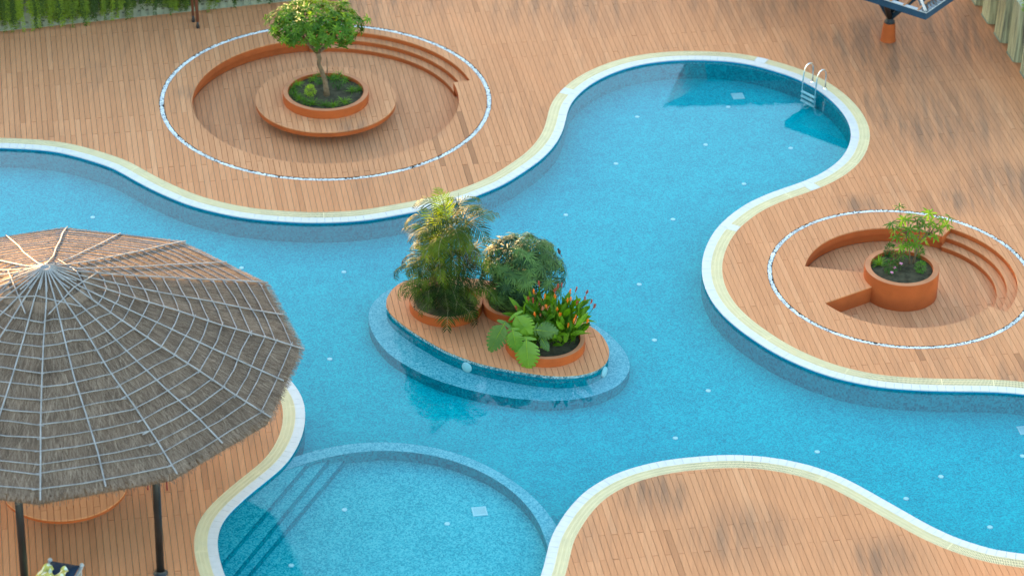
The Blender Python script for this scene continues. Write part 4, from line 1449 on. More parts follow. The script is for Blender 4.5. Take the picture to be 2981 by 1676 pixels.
# --- heliconia clump with orange flowers
def heliconia():
    rr = random.Random(14)
    t = empty('heliconia', (P3c[0] + 0.15, P3c[1] + 0.12, 0.17), 'leafy heliconia clump with many orange flower spikes on the island', 'plant')
    lv = []
    for s in range(5):
        m = MB()
        q = random.Random(s)
        m.leaf((0, 0, 0), (0.25, 0, 1), (-1, 0, 0.2), 0.42 * q.uniform(.8, 1.2), 0.115 * q.uniform(.8, 1.15), 0.5 * q.uniform(.4, 1.8), 5, 0.16, 0, 0.85)
        lv.append(m.mesh('leaf', M['heli']))
    st = MB()
    for k in range(285):
        a = rr.uniform(0, 6.28)
        f = math.sqrt(rr.random())
        bx, by = math.cos(a) * f * 0.62, math.sin(a) * f * 0.55
        h = rr.uniform(0.05, 0.85) * (1.05 - 0.28 * f)
        p = Vector((bx * (1 + 0.55 * h), by * (1 + 0.45 * h), h))
        d = Vector((bx * 1.1 + rr.uniform(-.35, .35), by * 1.1 + rr.uniform(-.35, .35), rr.uniform(0.5, 1.1)))
        o = link('leaf', rr.choice(lv), t, p, rot_to(d, rr.uniform(0, 6.28)))
        s = rr.uniform(0.75, 1.2)
        o.scale = (s, s, s)
        if k % 3 == 0:
            st.tube([(bx * 0.7, by * 0.7, -0.02), (bx, by, h * .6), p], [0.009, 0.007, 0.005], 4, False)
    def spike(mat, s):
        q = random.Random(s)
        m = MB()
        m.tube([(0, 0, -0.03), (0, 0, 0.07)], 0.006, 4)
        for k in range(6):
            sd = 1 if k % 2 else -1
            m.leaf((0, 0, -0.02 + k * 0.017), (sd * 0.9, q.uniform(-.5, .5), 0.75), (0, 0, 1), 0.075 - k * 0.006, 0.036, -0.3, 2, 0.4)
        return m.mesh('flower_spike', M[mat])
    orange = [spike('flower', s) for s in range(3)]
    red = [spike('redflower', s + 5) for s in range(2)]
    def zf(x, y):
        return (1380 + x / 3.291, 660 + y / 3.291)
    spots = [(575, 635, 0), (678, 680, 0), (775, 680, 0), (920, 635, 0), (895, 720, 0), (925, 705, 0), (690, 775, 0), (795, 800, 0), (823, 857, 0), (585, 855, 0), (970, 875, 0), (953, 915, 0), (900, 955, 0), (823, 950, 0), (1080, 915, 0), (975, 615, 1), (1075, 640, 1), (1060, 700, 1), (1118, 730, 1), (1145, 775, 1), (803, 590, 1), (625, 565, 1), (775, 625, 1), (565, 720, 1), (520, 700, 1), (405, 790, 1), (840, 575, 1), (985, 740, 1)]
    for x, y, c in spots:
        q = zf(x, y)
        Y = P3c[1] + 0.12 - 0.62 + 0.9 * max(0, min(1, (930 - y) / 360.0))
        p = at_y(q[0], q[1], Y)
        rel = Vector((p[0] - t.location.x, p[1] - t.location.y, p[2] - 0.17))
        o = link('flower_spike', rr.choice(red if c else orange), t, rel, rot_to((rel.x * .3, rel.y * .3, 1), rr.uniform(0, 6)))
        s = rr.uniform(1.0, 1.3)
        o.scale = (s, s, s)
        st.tube([(rel.x * .5, rel.y * .5, 0.0), tuple(rel * 0.99)], 0.005, 4, False)
    tag(st.build('stems', M['heli'], t), kind='stuff')
heliconia()

# --- monstera
def monstera_leaf(seed, L=0.62, W=0.52, lobes=8):
    rr = random.Random(seed)
    m = MB()
    n = lobes
    def half(s):
        vs, fs = [], []
        # fingers fan off the midrib; gaps between their outer halves
        for k in range(n):
            t0, t1 = k / n, (k + 0.90) / n
            pts = []
            for t, q in ((t0, 0), (t0, 0.62), (t0 + 0.03, 1.0), (t1 - 0.012, 0.98), (t0 + 1.0 / n, 0.62), (t0 + 1.0 / n, 0)):
                t = min(t, 1)
                wd = W * 0.5 * math.sin(math.pi * min(1, 0.20 + 0.80 * t)) ** 0.75
                y = L * (t - 0.10 + 0.20 * q * (1 - 0.4 * t)) if t < 0.15 else L * (t - 0.08 + 0.20 * q)
                if k == 0 and q: y -= L * 0.14 * q
                x = s * wd * q
                z = 0.06 * q * q - 0.32 * (y / L) ** 2 * L * 0.6 - 0.10 * q ** 2 + rr.uniform(-.006, .006)
                pts.append((x, y, z))
            o = len(vs)
            vs += pts
            fs += [(o, o + 1, o + 4, o + 5), (o + 1, o + 2, o + 3, o + 4)]
        m.add(vs, fs if s > 0 else [f[::-1] for f in fs])
    half(1)
    half(-1)
    m.m = 1
    m.tube([(0, -0.03 + L * k / 5, 0.004 - 0.19 * (k / 5) ** 2 * L) for k in range(6)], [0.009, 0.008, 0.007, 0.006, 0.005, 0.003], 5)
    return m

def monstera():
    t = empty('monstera', (P3c[0] - 0.35, P3c[1] - 0.35, 0.17), 'monstera with large split leaves hanging over the planter rim on the island', 'plant')
    def zf(x, y):
        return (1380 + x / 3.291, 660 + y / 3.291)
    # leaf base, leaf tip (picture) and the distance of each from the planter's centre line
    specs = [((395, 850), (535, 1040), -0.55, -0.75, 0.60, 0.56, 'monst', 0.25), ((370, 985), (405, 1185), -0.78, -0.98, 0.60, 0.50, 'monst', 0.1), ((500, 1075), (515, 1345), -0.80, -1.12, 0.66, 0.54, 'monst', 0.15), ((290, 930), (150, 1180), -0.70, -0.85, 0.62, 0.40, 'monst2', 0.0), ((590, 985), (770, 1010), -0.62, -0.75, 0.60, 0.55, 'monst2', 0.3), ((640, 1060), (700, 1160), -0.62, -0.86, 0.45, 0.42, 'monst2', 0.0)]
    for k, (a, b, ya, yb, L, W, mat, twist) in enumerate(specs):
        A = Vector(at_y(*zf(*a), P3c[1] + ya)) - t.location
        B = Vector(at_y(*zf(*b), P3c[1] + yb)) - t.location
        d = (B - A)
        L = d.length * 1.05
        W = L * W / 0.62
        y = d.normalized()
        view = Vector((0.0, -0.75, 0.66))
        zax = (view - y * view.dot(y)).normalized()
        xax = y.cross(zax)
        o = monstera_leaf(k, L, W).build('leaf', [M[mat], M['ybush']], t)
        o.rotation_mode = 'QUATERNION'
        o.rotation_quaternion = Matrix((xax, y, zax)).transposed().to_quaternion() @ Matrix.Rotation(twist, 3, 'Y').to_quaternion()
        o.location = A
        pm = MB()
        pm.tube([(0.1, 0.15, 0.0), tuple(A * 0.6 + Vector((0.03, 0.05, 0.18))), tuple(A)], [0.014, 0.011, 0.008], 6)
        pm.build('leaf_stalk', M['heli'], t)
monstera()

# --- bird on the sedge
def bird():
    p = at_y(1628, 733, P2c[1] + 0.1)
    b = MB()
    prof = [(0.0, -0.075), (0.012, -0.06), (0.034, -0.03), (0.042, 0.0), (0.036, 0.03), (0.024, 0.05), (0.027, 0.066), (0.018, 0.085), (0.0, 0.092)]
    n = 12
    for i, (r_, z) in enumerate(prof):
        pass
    b.lathe(prof, n)
    for i, f in enumerate(b.f):
        c = sum(b.v[j][2] for j in f) / len(f)
        x = sum(b.v[j][0] for j in f) / len(f)
        b.mi[i] = 1 if (x > 0.0 and c < 0.055) else 0
    root = empty('bird', tuple(p), 'small dark capped bird with a pale belly perched on the sedge', 'bird')
    o = b.build('body', [M['feather'], M['belly']], root, smooth=True)
    m = MB()
    m.leaf((-0.01, 0, -0.06), (-0.4, 0, -1), (1, 0, 0), 0.10, 0.03, 0.0, 2, 0.1)
    m.build('tail', M['feather'], root)
    m = MB()
    m.tube([(0.015, 0, 0.072), (0.042, 0, 0.066)], [0.007, 0.001], 6)
    m.build('beak', M['black'], root)
    m = MB()
    for s in (-1, 1):
        m.tube([(0.01, 0.012 * s, -0.04), (0.03, 0.014 * s, -0.08)], 0.003, 4)
    m.build('legs', M['black'], root)
    root.rotation_euler = (0, 0.5, 2.4)
bird()

# ------------------------------------------------------------------ thatched parasol
def parasol():
    rr = random.Random(17)
    c = (-10.07, 57.26)
    ZR, ZP, RV, N = 3.2, 5.36, 5.5, 12
    A0 = 5.0
    t = empty('thatched_parasol', (c[0], c[1], 0), 'huge twelve sided thatched parasol laced with pale sticks on dark posts', 'parasol')
    def rim_r(a):
        k = (a - A0) % 30 - 15
        return RV * math.cos(R(15)) / math.cos(R(k))
    def surf(a, f, lift=0.0):
        """point on the roof at azimuth a (degrees), fraction f from peak to rim"""
        r_ = rim_r(a) * f
        z = ZP + (ZR - ZP) * (f ** 0.96) + lift
        if f < 0.17: z += 0.05 * (1 - f / 0.17) 
        return Vector((r_ * math.cos(R(a)), r_ * math.sin(R(a)), z))
    # solid under-roof
    m = MB()
    m.cur = 0.3
    na = 48
    fr = [0.0, 0.08, 0.17, 0.4, 0.7, 0.985]
    vs, fs = [], []
    for f in fr:
        for k in range(na):
            vs.append(surf(A0 + 360 * k / na, max(f, 0.002)))
    for f in reversed(fr):
        for k in range(na):
            q = surf(A0 + 360 * k / na, max(f, 0.002))
            vs.append(q - Vector((0, 0, 0.20)))
    nr = len(fr) * 2
    for i in range(nr - 1):
        for k in range(na):
            fs.append((i * na + k, i * na + (k + 1) % na, (i + 1) * na + (k + 1) % na, (i + 1) * na + k)[::-1])
    m.add(vs, fs)
    m.build('roof', M['thatch'], t)
    # straw
    s = MB()
    for i in range(44000):
        f = math.sqrt(rr.uniform(0.0, 1.0)) * 0.995 + 0.003
        a = rr.uniform(0, 360)
        p = surf(a, f, 0.004)
        q = surf(a + rr.gauss(0, 0.7) / max(f, 0.15), min(1.012, f + 0.035 + 0.02 * rr.random()), 0.004)
        d = (q - p).normalized()
        side = d.cross(Vector((0, 0, 1))).normalized()
        L = rr.uniform(0.22, 0.5)
        w = rr.uniform(0.004, 0.009)
        up = side.cross(d)
        if up.z < 0: up = -up
        s.cur = min(1, max(0, rr.gauss(0.48, 0.24)))
        e = p + d * L + up * rr.uniform(0.0, 0.012)
        if f > 0.93: e = p + d * min(L, rr.uniform(0.02, 0.12) + (1 - f) * RV)
        s.add([p - side * w + up * 0.002, p + side * w + up * 0.002, e + side * w * .5, e - side * w * .5], [(0, 1, 2, 3)])
    # ragged fringe at the eave
    for i in range(7000):
        a = rr.uniform(0, 360)
        p = surf(a, rr.uniform(0.96, 1.0), rr.uniform(-0.18, 0.0))
        d = Vector((math.cos(R(a)), math.sin(R(a)), rr.uniform(-1.1, -0.2))).normalized()
        side = Vector((-d.y, d.x, 0)).normalized()
        L = rr.uniform(0.02, 0.09)
        s.cur = min(1, max(0, rr.gauss(0.42, 0.25)))
        e = p + d * L + side * rr.uniform(-.02, .02)
        s.add([p - side * .008, p + side * .008, e + side * .003, e - side * .003], [(0, 1, 2, 3)])
    # lip of the cap layer
    for i in range(2600):
        a = rr.uniform(0, 360)
        p = surf(a, 0.15, 0.045)
        q = surf(a + rr.uniform(-2, 2), 0.185, 0.03)
        d = (q - p).normalized()
        side = Vector((-math.sin(R(a)), math.cos(R(a)), 0))
        s.cur = min(1, max(0, rr.gauss(0.5, 0.2)))
        e = p + d * rr.uniform(0.16, 0.3)
        s.add([p - side * .012, p + side * .012, e + side * .006, e - side * .006], [(0, 1, 2, 3)])
    tag(s.build('straw', M['thatch'], t), kind='stuff')
    # lattice sticks
    def stick(pts, r0, r1=None):
        m = MB()
        r1 = r1 or r0
        k = len(pts) - 1
        m.tube(pts, [r0 + (r1 - r0) * i / k for i in range(k + 1)], 5)
        m.build('stick', M['stick'], t)
    for k in range(24):
        a = A0 + 15 * k + rr.uniform(-1.2, 1.2)
        cross = a + 180 + rr.uniform(-25, 25)
        f1 = 1.0 if k % 2 == 0 else 0.985
        pts = [surf(cross, rr.uniform(0.05, 0.16), 0.055), surf(a + 6, 0.02, 0.085), surf(a + rr.uniform(-3, 3), 0.14, 0.05)]
        pts += [surf(a + rr.uniform(-0.5, 0.5), f, 0.042) for f in (0.32, 0.5, 0.68, 0.85)] + [surf(a, f1 + rr.uniform(0.0, 0.02), 0.04)]
        stick(pts, 0.016, 0.018)
    rings = [0.235, 0.29, 0.345, 0.40, 0.46, 0.52, 0.58, 0.635, 0.69, 0.745, 0.80, 0.855, 0.90, 0.965]
    for ri, f in enumerate(rings):
        for k in range(12):
            a = A0 + 30 * k
            e = rr.uniform(-0.004, 0.004)
            P = [surf(a - rr.uniform(0.3, 1.6), f + e, 0.036), surf(a + 10, f + e + rr.uniform(-.005, .005), 0.034), surf(a + 20, f + e + rr.uniform(-.005, .005), 0.034), surf(a + 30 + rr.uniform(0.3, 1.6), f - e, 0.036)]
            stick(P, rr.uniform(0.010, 0.014))
    # a crossed collar of sticks round the cap
    for a in (150, 200, 262, 335, 30, 85):
        A, B = surf(a - 52, 0.20, 0.06), surf(a + 52, 0.20, 0.06)
        A, B = A + (A - B) * 0.06, B + (B - A) * 0.06
        mid = surf(a, 0.14, 0.07)
        mid = (A + B) / 2 * 0.5 + mid * 0.5
        mid.z = max(mid.z, surf(a, 0.12, 0.05).z)
        stick([A, mid, B], 0.014)
    # posts
    posts = []
    for k in range(6):
        a = -54 + 60 * k
        posts.append((4.35 * math.cos(R(a)), 4.35 * math.sin(R(a))))
    p2 = (-7.41 - c[0], 53.68 - c[1])
    r2, a2 = math.hypot(*p2), math.degrees(math.atan2(p2[1], p2[0]))
    posts = [(r2 * math.cos(R(a2 + da)), r2 * math.sin(R(a2 + da))) for da in (0, -38, -98, -158, -218, -278)]
    for x, y in posts:
        f = math.hypot(x, y) / RV
        m = MB()
        m.tube([(x, y, 0.0), (x, y, surf(math.degrees(math.atan2(y, x)), f).z - 0.1)], [0.085, 0.085], 14)
        m.build('post', M['black'], t, smooth=True)
        b = MB()
        b.lathe([(0.16, 0.003), (0.16, 0.02), (0.11, 0.03), (0.095, 0.09)], 16, (x, y, 0))
        b.build('post_foot', M['black'], t, smooth=True)
    # ring beam and rafters underneath
    m = MB()
    ring = [(r2 * math.cos(R(a)), r2 * math.sin(R(a)), surf(a, r2 / RV).z - 0.2) for a in range(0, 361, 10)]
    m.tube(ring, 0.06, 8, False)
    m.build('ring_beam', M['timber'], t)
    for k in range(12):
        a = A0 + 30 * k
        m = MB()
        m.tube([surf(a, 0.05) - Vector((0, 0, 0.2)), surf(a, 0.97) - Vector((0, 0, 0.17))], 0.045, 6)
        m.build('rafter', M['timber'], t)
parasol()
round_bench((-9.81, 56.37), 1.40, 0.0, 0.40, 'round timber bench with orange rim under the thatched parasol', 'bench', 0.10, 77, 0.7, 0.0)

# red chair half hidden below the parasol
def red_chair():
    p = g(487, 1427)
    t = empty('chair', (p[0] - 0.22, p[1] + 0.24, 0), 'dark red chair mostly hidden under the thatched parasol eave', 'chair')
    m = MB()
    m.box((0, 0, 0.43), (0.46, 0.44, 0.035))
    m.build('seat', M['redchair'], t)
    m = MB()
    m.box((-0.02, 0.21, 0.68), (0.44, 0.03, 0.46), Matrix.Rotation(-0.15, 3, 'X'))
    m.build('backrest', M['redchair'], t)
    for x, y in ((-0.2, -0.2), (0.2, -0.2), (-0.2, 0.2), (0.2, 0.2)):
        m = MB()
        m.tube([(x * 1.08, y * 1.1, 0.0), (x, y, 0.42)], 0.016, 8)
        m.build('leg', M['redchair'], t)
red_chair()

# sun lounger at the lower left corner
def lounger():
    p = g(190, 1672)
    t = empty('sun_lounger', (p[0] - 0.03, p[1] - 0.32, 0), 'sun lounger with navy cushion and yellow patterned towel below the parasol', 'sun lounger')
    t.rotation_euler.z = R(-13)
    m = MB()
    for x in (-0.36, 0.36):
        m.box((x, -0.55, 0.30), (0.05, 1.7, 0.05))
    for y in (-1.3, -0.5, 0.25):
        m.box((0, y, 0.295), (0.67, 0.05, 0.04))
    m.build('frame', M['pale'], t)
    for x in (-0.36, 0.36):
        for y in (-1.25, 0.2):
            m = MB()
            m.box((x, y, 0.137), (0.05, 0.05, 0.27))
            m.build('leg', M['pale'], t)
        m = MB()
        m.lathe([(0.0, 0.075), (0.035, 0.06), (0.052, 0.02), (0.045, 0.0)], 12, (x, 0.30, 0.325))
        m.build('corner_cap', M['pale'], t, smooth=True)
    m = MB()
    rr = random.Random(2)
    nx, ny = 14, 20
    vs = []
    for j in range(ny + 1):
        for i in range(nx + 1):
            x, y = -0.32 + 0.64 * i / nx, -1.35 + 1.65 * j / ny
            e = min(1, 6 * min(i / nx, 1 - i / nx, j / ny, 1 - j / ny))
            vs.append((x, y, 0.325 + 0.085 * math.sqrt(max(e, 0)) + 0.008 * math.sin(y * 11) + rr.uniform(-.003, .003)))
    m.add(vs, [(j * (nx + 1) + i, j * (nx + 1) + i + 1, (j + 1) * (nx + 1) + i + 1, (j + 1) * (nx + 1) + i) for j in range(ny) for i in range(nx)])
    m.build('cushion', M['navycloth'], t, smooth=True)
    q = empty('towel', tuple(t.location), 'crumpled yellow and white patterned towel on the navy lounger', 'towel')
    q.rotation_euler.z = t.rotation_euler.z
    m = MB()
    vs = []
    nx, ny = 26, 26
    for j in range(ny + 1):
        for i in range(nx + 1):
            x, y = -0.52 + 0.72 * i / nx, -1.1 + 1.08 * j / ny - 0.06 * math.sin(i * .5)
            z = 0.425 + 0.03 * math.sin(x * 14 + y * 5) + 0.025 * math.sin(y * 17 - x * 6) + 0.012 * math.sin(31 * x)
            if x < -0.34: z -= (-0.34 - x) * 1.1
            vs.append((x, y, z))
    fs = [(j * (nx + 1) + i, j * (nx + 1) + i + 1, (j + 1) * (nx + 1) + i + 1, (j + 1) * (nx + 1) + i) for j in range(ny) for i in range(nx)]
    m.add(vs, fs)
    m.mi = [1 if math.sin((f[0] % (nx + 1)) * 0.9) * math.sin((f[0] // (nx + 1)) * 0.8) > 0.15 else 0 for f in fs]
    m.build('towel_cloth', [M['towel'], M['towelw']], q, smooth=True)
lounger()

# ------------------------------------------------------------------ vine covered wall, upper left
def vine_wall():
    rr = random.Random(23)
    a, b = np.array([-19.0, 77.75]), np.array([-5.1, 81.80])
    d = (b - a) / np.hypot(*(b - a))
    L = np.hypot(*(b - a))
    nrm = np.array([d[1], -d[0]])
    t = empty('garden_wall', (a[0], a[1], 0), 'pale block wall overgrown with hanging green vines', 'wall')
    t.rotation_euler.z = math.atan2(d[1], d[0])
    H = 2.6
    m = MB()
    m.box((L / 2, 0.14, H / 2 + 0.20), (L, 0.25, H - 0.40))
    m.box((L / 2, 0.14, 0.0), (L, 0.23, 0.08))
    # pierced course of blocks along the foot
    x = 0.0
    while x < L - 0.2:
        w = 0.14
        m.box((x + w / 2, 0.13, 0.22), (w, 0.22, 0.36))
        x += w + 0.09
    m.box((L / 2, 0.15, 0.10), (L, 0.2, 0.12))
    m.box((L / 2, 0.15, 0.30), (L, 0.2, 0.20))
    m.build('block_wall', M['wallwhite'], t)
    v = MB()
    st = MB()
    nstr = 1700
    bund = [(rr.uniform(0, L), min(1, max(0, rr.gauss(0.42, 0.28)))) for _ in range(150)]
    for k in range(nstr):
        bx = rr.choice(bund)
        x = bx[0] + rr.gauss(0, 0.05)
        if x < 0 or x > L: continue
        if x > L - 2.2 and rr.random() < 0.5: continue
        dens = math.sin(x * 2.1) + 0.6 * math.sin(x * 5.3 + 1)
        z1 = 0.30 - 0.10 * dens + abs(rr.gauss(0, 0.22))
        if rr.random() < 0.05: z1 = rr.uniform(0.02, 0.15)
        if x > L - 3.5: z1 += 0.3 * rr.random()
        z0 = H + 0.05
        off = -rr.uniform(0.02, 0.26)
        cx = x
        v.cur = min(1, max(0, bx[1] + rr.gauss(0, 0.14)))
        z = z0
        nl = 0
        while z > z1:
            cx += rr.uniform(-0.012, 0.012)
            for s in (-1, 1):
                v.leaf((cx, off, z), (s * rr.uniform(.4, 1), rr.uniform(-1, -.1), rr.uniform(-.9, .2)), (0, -1, .5), rr.uniform(.055, .10), rr.uniform(.024, .040), .4, 2, 0.1)
            z -= rr.uniform(0.05, 0.085)
    tag(v.build('vines', M['vine'], t), kind='stuff')
vine_wall()

# twin brown post with black feet in front of the vines
def twin_post():
    a, b = g(576, 82), g(563, 64)
    t = empty('twin_post', tuple(a), 'pair of red brown slanted posts with black feet before the vine wall', 'post')
    for p, r_, top in ((a, 0.055, (-0.08, 0.10)), (b, 0.045, (-0.10, 0.05))):
        o = Vector(p) - Vector(a)
        m = MB()
        m.tube([o + Vector((0, 0, 0.20)), o + Vector((top[0], top[1], 2.9))], [r_ * 0.8, r_ * 1.35], 10)
        m.build('post_shaft', M['redbrown'], t, smooth=True)
        f = MB()
        f.lathe([(0.05, 0.002), (0.055, 0.05), (0.04, 0.12), (0.028, 0.21), (0.0, 0.22)], 14, tuple(o))
        f.build('post_foot', M['black'], t, smooth=True)
twin_post()

# ------------------------------------------------------------------ square shelter, upper right
def shelter(post, near, e1, e2, L, z, label, open_bay=True):
    rr = random.Random(29)
    t = empty('shelter', (post[0], post[1], 0), label, 'shelter')
    O = Vector((post[0], post[1], 0))
    A = Vector((near[0], near[1], z)) - O
    E1, E2 = Vector((e1[0], e1[1], 0)), Vector((e2[0], e2[1], 0))
    cs = [A, A + E1 * L, A + E1 * L + E2 * L, A + E2 * L]
    cen_ = (cs[0] + cs[2]) / 2 + Vector((0, 0, 0.55))
    b = MB()
    b.lathe([(0.23, 0.004), (0.215, 0.05), (0.17, 0.52), (0.165, 0.56), (0.0, 0.57)], 28)
    b.build('post_base', M['orange'], t, smooth=False)
    c = MB()
    c.lathe([(0.155, 0.565), (0.15, 0.60), (0.10, 0.68), (0.075, 0.74)], 20)
    for k in range(8):
        q = 2 * math.pi * k / 8
        c.box((0.125 * math.cos(q), 0.125 * math.sin(q), 0.62), (0.03, 0.03, 0.05), Matrix.Rotation(q, 3, 'Z'))
    c.build('collar', M['black'], t)
    for k in range(4):
        e = cs[k].lerp(cs[(k + 1) % 4], 0.5) * 0.55 + cs[k] * 0.1
        e.z = z + 0.05
        m = MB()
        m.tube([(0, 0, 0.7), tuple(e)], [0.085, 0.07], 10)
        m.build('strut', M['navy' if k % 2 else 'black'], t, smooth=True)
    fh, wd = 0.20, 0.05
    for k in range(4):
        p, q = cs[k], cs[(k + 1) % 4]
        d = (q - p).normalized()
        n_ = Vector((d.y, -d.x, 0))
        if n_.dot(p + q - 2 * Vector((cen_.x, cen_.y, z))) < 0: n_ = -n_
        m = MB()
        vs = []
        for s_, zz in ((0.0, -fh), (0.0, 0.0), (-wd, 0.0), (-wd, -fh)):
            for e, sg in ((p, 1), (q, -1)):
                vs.append(e + n_ * s_ + d * (-s_ * sg) + Vector((0, 0, zz)))
        m.add(vs, [(0, 1, 3, 2), (2, 3, 5, 4), (4, 5, 7, 6), (6, 7, 1, 0)])
        m.build('fascia', M['navy'], t)
        m = MB()
        vs = []
        for s_, zz in ((0.012, 0.002), (0.012, 0.026), (-0.11, 0.026), (-0.11, 0.002)):
            for e, sg in ((p, 1), (q, -1)):
                vs.append(e + n_ * s_ + d * (-s_ * sg) + Vector((0, 0, zz)))
        m.add(vs, [(0, 1, 3, 2), (2, 3, 5, 4), (4, 5, 7, 6)])
        m.build('edging', M['pale'], t)
        # hip capping
        h = MB()
        h.tube([p + (cen_ - p) * 0.02 + Vector((0, 0, 0.03)), cen_ + Vector((0, 0, 0.02))], 0.042, 4)
        h.build('hip_cap', M['pale'], t)
        # shingle courses; the bay to the left of the near corner is open between two rafters
        sh = MB()
        rows = 13
        for r_ in range(rows):
            f0, f1 = r_ / rows, (r_ + 1.12) / rows
            a0, a1 = p.lerp(cen_, f0), q.lerp(cen_, f0)
            b0, b1 = p.lerp(cen_, min(1, f1)), q.lerp(cen_, min(1, f1))
            n2 = max(1, int((a1 - a0).length / 0.16))
            for i in range(n2):
                u0, u1 = i / n2 + 0.006, (i + 1) / n2 - 0.006
                u_ = (u0 + u1) / 2
                if open_bay and k == 0 and 0.03 + 0.0 * f0 < u_ < 0.30 and (u_ - 0.03) * L < 1.0 and f0 < 0.8:
                    continue
                sh.cur = rr.random()
                lift = Vector((0, 0, 0.02 + 0.012 * (1 - 0)))
                low = Vector((0, 0, 0.035 + rr.uniform(0, .006)))
                quad = [a0.lerp(a1, u0) + low, a0.lerp(a1, u1) + low, b0.lerp(b1, u1) + lift, b0.lerp(b1, u0) + lift]
                dn = [quad[0] - Vector((0, 0, 0.014)), quad[1] - Vector((0, 0, 0.014))]
                sh.add(quad + dn, [(0, 1, 2, 3), (4, 5, 1, 0)])
        tag(sh.build('shingles', M['shingle'], t), kind='stuff')
        if not (open_bay and k == 0):
            u = MB()
            u.add([p, q, cen_], [(0, 2, 1)])
            u.build('ceiling_board', M['timber'], t)
        else:
            u = MB()
            u.add([p.lerp(q, 0.31), q, cen_], [(0, 2, 1)])
            u.build('ceiling_board', M['timber'], t)
            for f in (0.06, 0.17, 0.27):
                m = MB()
                s0 = p.lerp(q, f)
                e0 = s0 + (cen_ - (p + q) / 2) * 0.9
                m.box((s0 + e0) / 2 + Vector((0, 0, -0.01)), ((e0 - s0).length, 0.06, 0.09), (e0 - s0).to_track_quat('X', 'Z').to_matrix())
                m.build('rafter', M['timber'], t)
e1, e2 = (-0.81, 0.586), (0.586, 0.81)
shelter((10.60, 79.75), (11.17, 76.66), e1, e2, 4.2, 2.4, 'square shelter with navy fascia, grey shingles and an orange post base')

# ------------------------------------------------------------------ ribbed concrete wall, upper right
def ribbed_wall():
    rr = random.Random(31)
    a, b = np.array([14.62, 74.5]), np.array([12.85, 84.0])
    d = (b - a) / np.hypot(*(b - a))
    L = np.hypot(*(b - a))
    t = empty('retaining_wall', (a[0], a[1], 0), 'mossy ribbed concrete retaining wall beside the deck', 'wall')
    t.rotation_euler.z = math.atan2(d[1], d[0])
    H = 1.75
    m = MB()
    m.box((L / 2, -0.50, H / 2), (L, 0.14, H))
    m.build('back_slab', M['concrete'], t)
    x = 0.35
    while x < L:
        r_ = MB()
        w = 0.80
        vs = [(x, -0.44, 0.003), (x + 0.10, -0.17, 0.003), (x + w - 0.10, -0.17, 0.003), (x + w, -0.44, 0.003)]
        vs += [(px, py - 0.04, H) for px, py, _ in vs]
        r_.add(vs, [(0, 1, 5, 4), (1, 2, 6, 5), (2, 3, 7, 6), (4, 5, 6, 7)])
        r_.build('rib', M['concrete'], t)
        k = MB()
        k.box((x + w / 2, -0.175, 0.03), (w - 0.22, 0.05, 0.05))
        k.build('foot_strip', M['wallwhite'], t)
        x += 1.21
    m = MB()
    m.box((L / 2, -0.95, H - 0.10), (L, 0.75, 0.12))
    m.build('planting_bed', M['soil'], t)
    h = empty('shrub', (a[0] + d[0] * 3.6 + 0.55, a[1] + d[1] * 3.6, 1.70), 'yellow green shrub growing on top of the ribbed wall', 'shrub')
    f = MB()
    for i in range(900):
        dd = Vector((rr.gauss(0, 1), rr.gauss(0, 1), rr.gauss(0.2, 1))).normalized()
        p = Vector((dd.x * 0.42, dd.y * 1.4, abs(dd.z) * 0.42)) * rr.uniform(.5, 1)
        f.leaf(p, dd + Vector((0, 0, rr.uniform(0, .5))), (rr.uniform(-1, 1), rr.uniform(-1, 1), 1), rr.uniform(.07, .13), .028, .5, 2)
    f.build('foliage', M['ybush'], h)
    s = MB()
    for i in range(9):
        s.tube([(rr.uniform(-.2, .2), rr.uniform(-1, 1), -0.05), (rr.uniform(-.3, .3), rr.uniform(-1.1, 1.1), 0.3)], 0.01, 4)
    s.build('stems', M['bark'], h)
ribbed_wall()

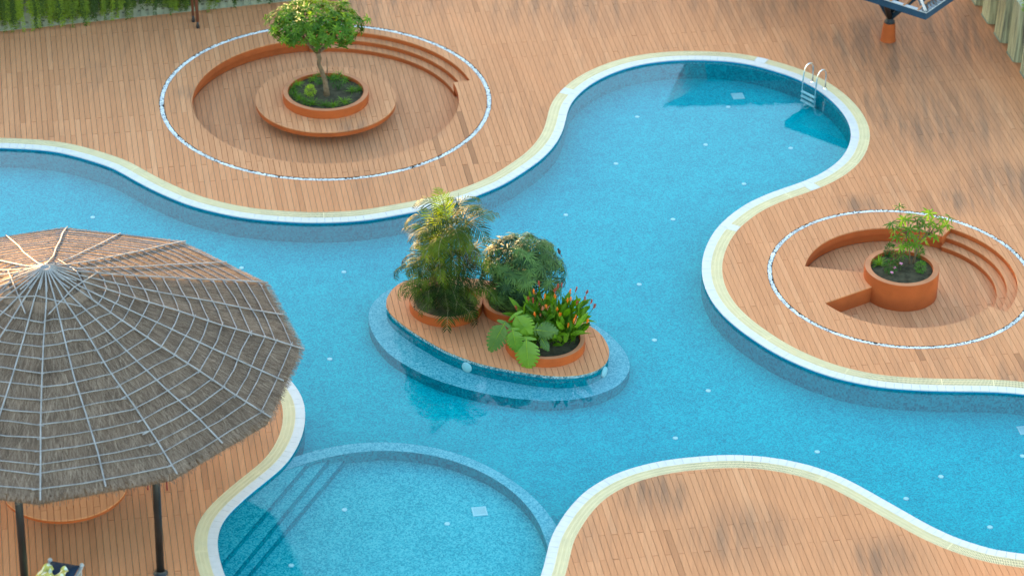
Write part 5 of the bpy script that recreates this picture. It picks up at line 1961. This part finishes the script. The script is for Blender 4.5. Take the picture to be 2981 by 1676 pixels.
# ------------------------------------------------------------------ long thatched hall beyond the upper edge (seen mirrored in the water)
def hall():
    rr = random.Random(37)
    zr, ze = 3.6, 2.1
    A, B = g(1935, 306, 2 * WATER_Z - zr), g(2398, 296, 2 * WATER_Z - zr)
    e0 = g(2052, 183, 2 * WATER_Z - ze)
    e1_ = np.array([B[0] + 1.2, e0[1] + 0.1, 0])
    dep = 3.6
    t = empty('thatched_hall', (float(A[0] + B[0]) / 2, float(A[1] + 0.5), 0), 'long dark thatched roof mirrored in the round bay of the pool', 'pavilion')
    o = np.array(t.location)
    ra, rb = Vector((A[0], A[1], zr)), Vector((B[0], B[1], zr))
    n1, n2 = Vector((e0[0], A[1] - 1.3, ze)), Vector((e1_[0], B[1] - 1.3, ze))
    f1, f2 = n1 + Vector((0, dep, 0)), n2 + Vector((0, dep, 0))
    loc = lambda v: tuple(v - Vector(o))
    m = MB()
    m.cur = 0.35
    m.add([loc(v) for v in (ra, rb, n1, n2, f1, f2)], [(0, 2, 3, 1), (0, 1, 5, 4), (0, 4, 2), (1, 3, 5)])
    m.build('roof', M['thatch'], t)
    s = MB()
    for i in range(1500):
        u = rr.random()
        p = ra.lerp(rb, u)
        e = p + Vector((rr.uniform(-.08, .08), rr.uniform(-.1, .1), rr.uniform(-.05, 0.10)))
        s.cur = rr.random()
        s.add([loc(p + Vector((-.02, 0, -.03))), loc(p + Vector((.02, 0, -.03))), loc(e)], [(0, 1, 2)])
    tag(s.build('straw', M['thatch'], t), kind='stuff')
    for v in (n1, n2, f1, f2):
        q = v.lerp((n1 + n2 + f1 + f2) / 4 + Vector((0, 2.0, 0)), 0.55)
        m = MB()
        m.tube([loc(Vector((q.x, q.y, 0))), loc(Vector((q.x, q.y, ze + 0.2)))], 0.08, 10)
        m.build('post', M['black'], t)
hall()

# ------------------------------------------------------------------ unseen stepped screen added to keep low sun off the deck
def screen():
    c0 = Vector((-22.0, 108.0, 0))
    ax = Vector((math.sin(R(SUN_AZ)), -math.cos(R(SUN_AZ)), 0))
    for a, b, h, lb in ((-60, -9, 7.2, 'tall'), (-9, 2, 5.6, 'lower middle'), (2, 70, 5.95, 'long')):
        t = empty('shade_screen', tuple(c0 + ax * (a + b) / 2), lb + ' section of an unseen screen added to block the low sun', 'wall')
        t.rotation_euler.z = math.atan2(ax.y, ax.x)
        m = MB()
        m.box((0, 0, h / 2 - 0.06), (b - a - 0.02, 0.4, h - 0.12))
        m.build('screen_slab', M['wallwhite'], t)
        m = MB()
        m.box((0, 0, h), (b - a - 0.02, 0.6, 0.11))
        m.build('screen_cap', M['pale'], t)
screen()
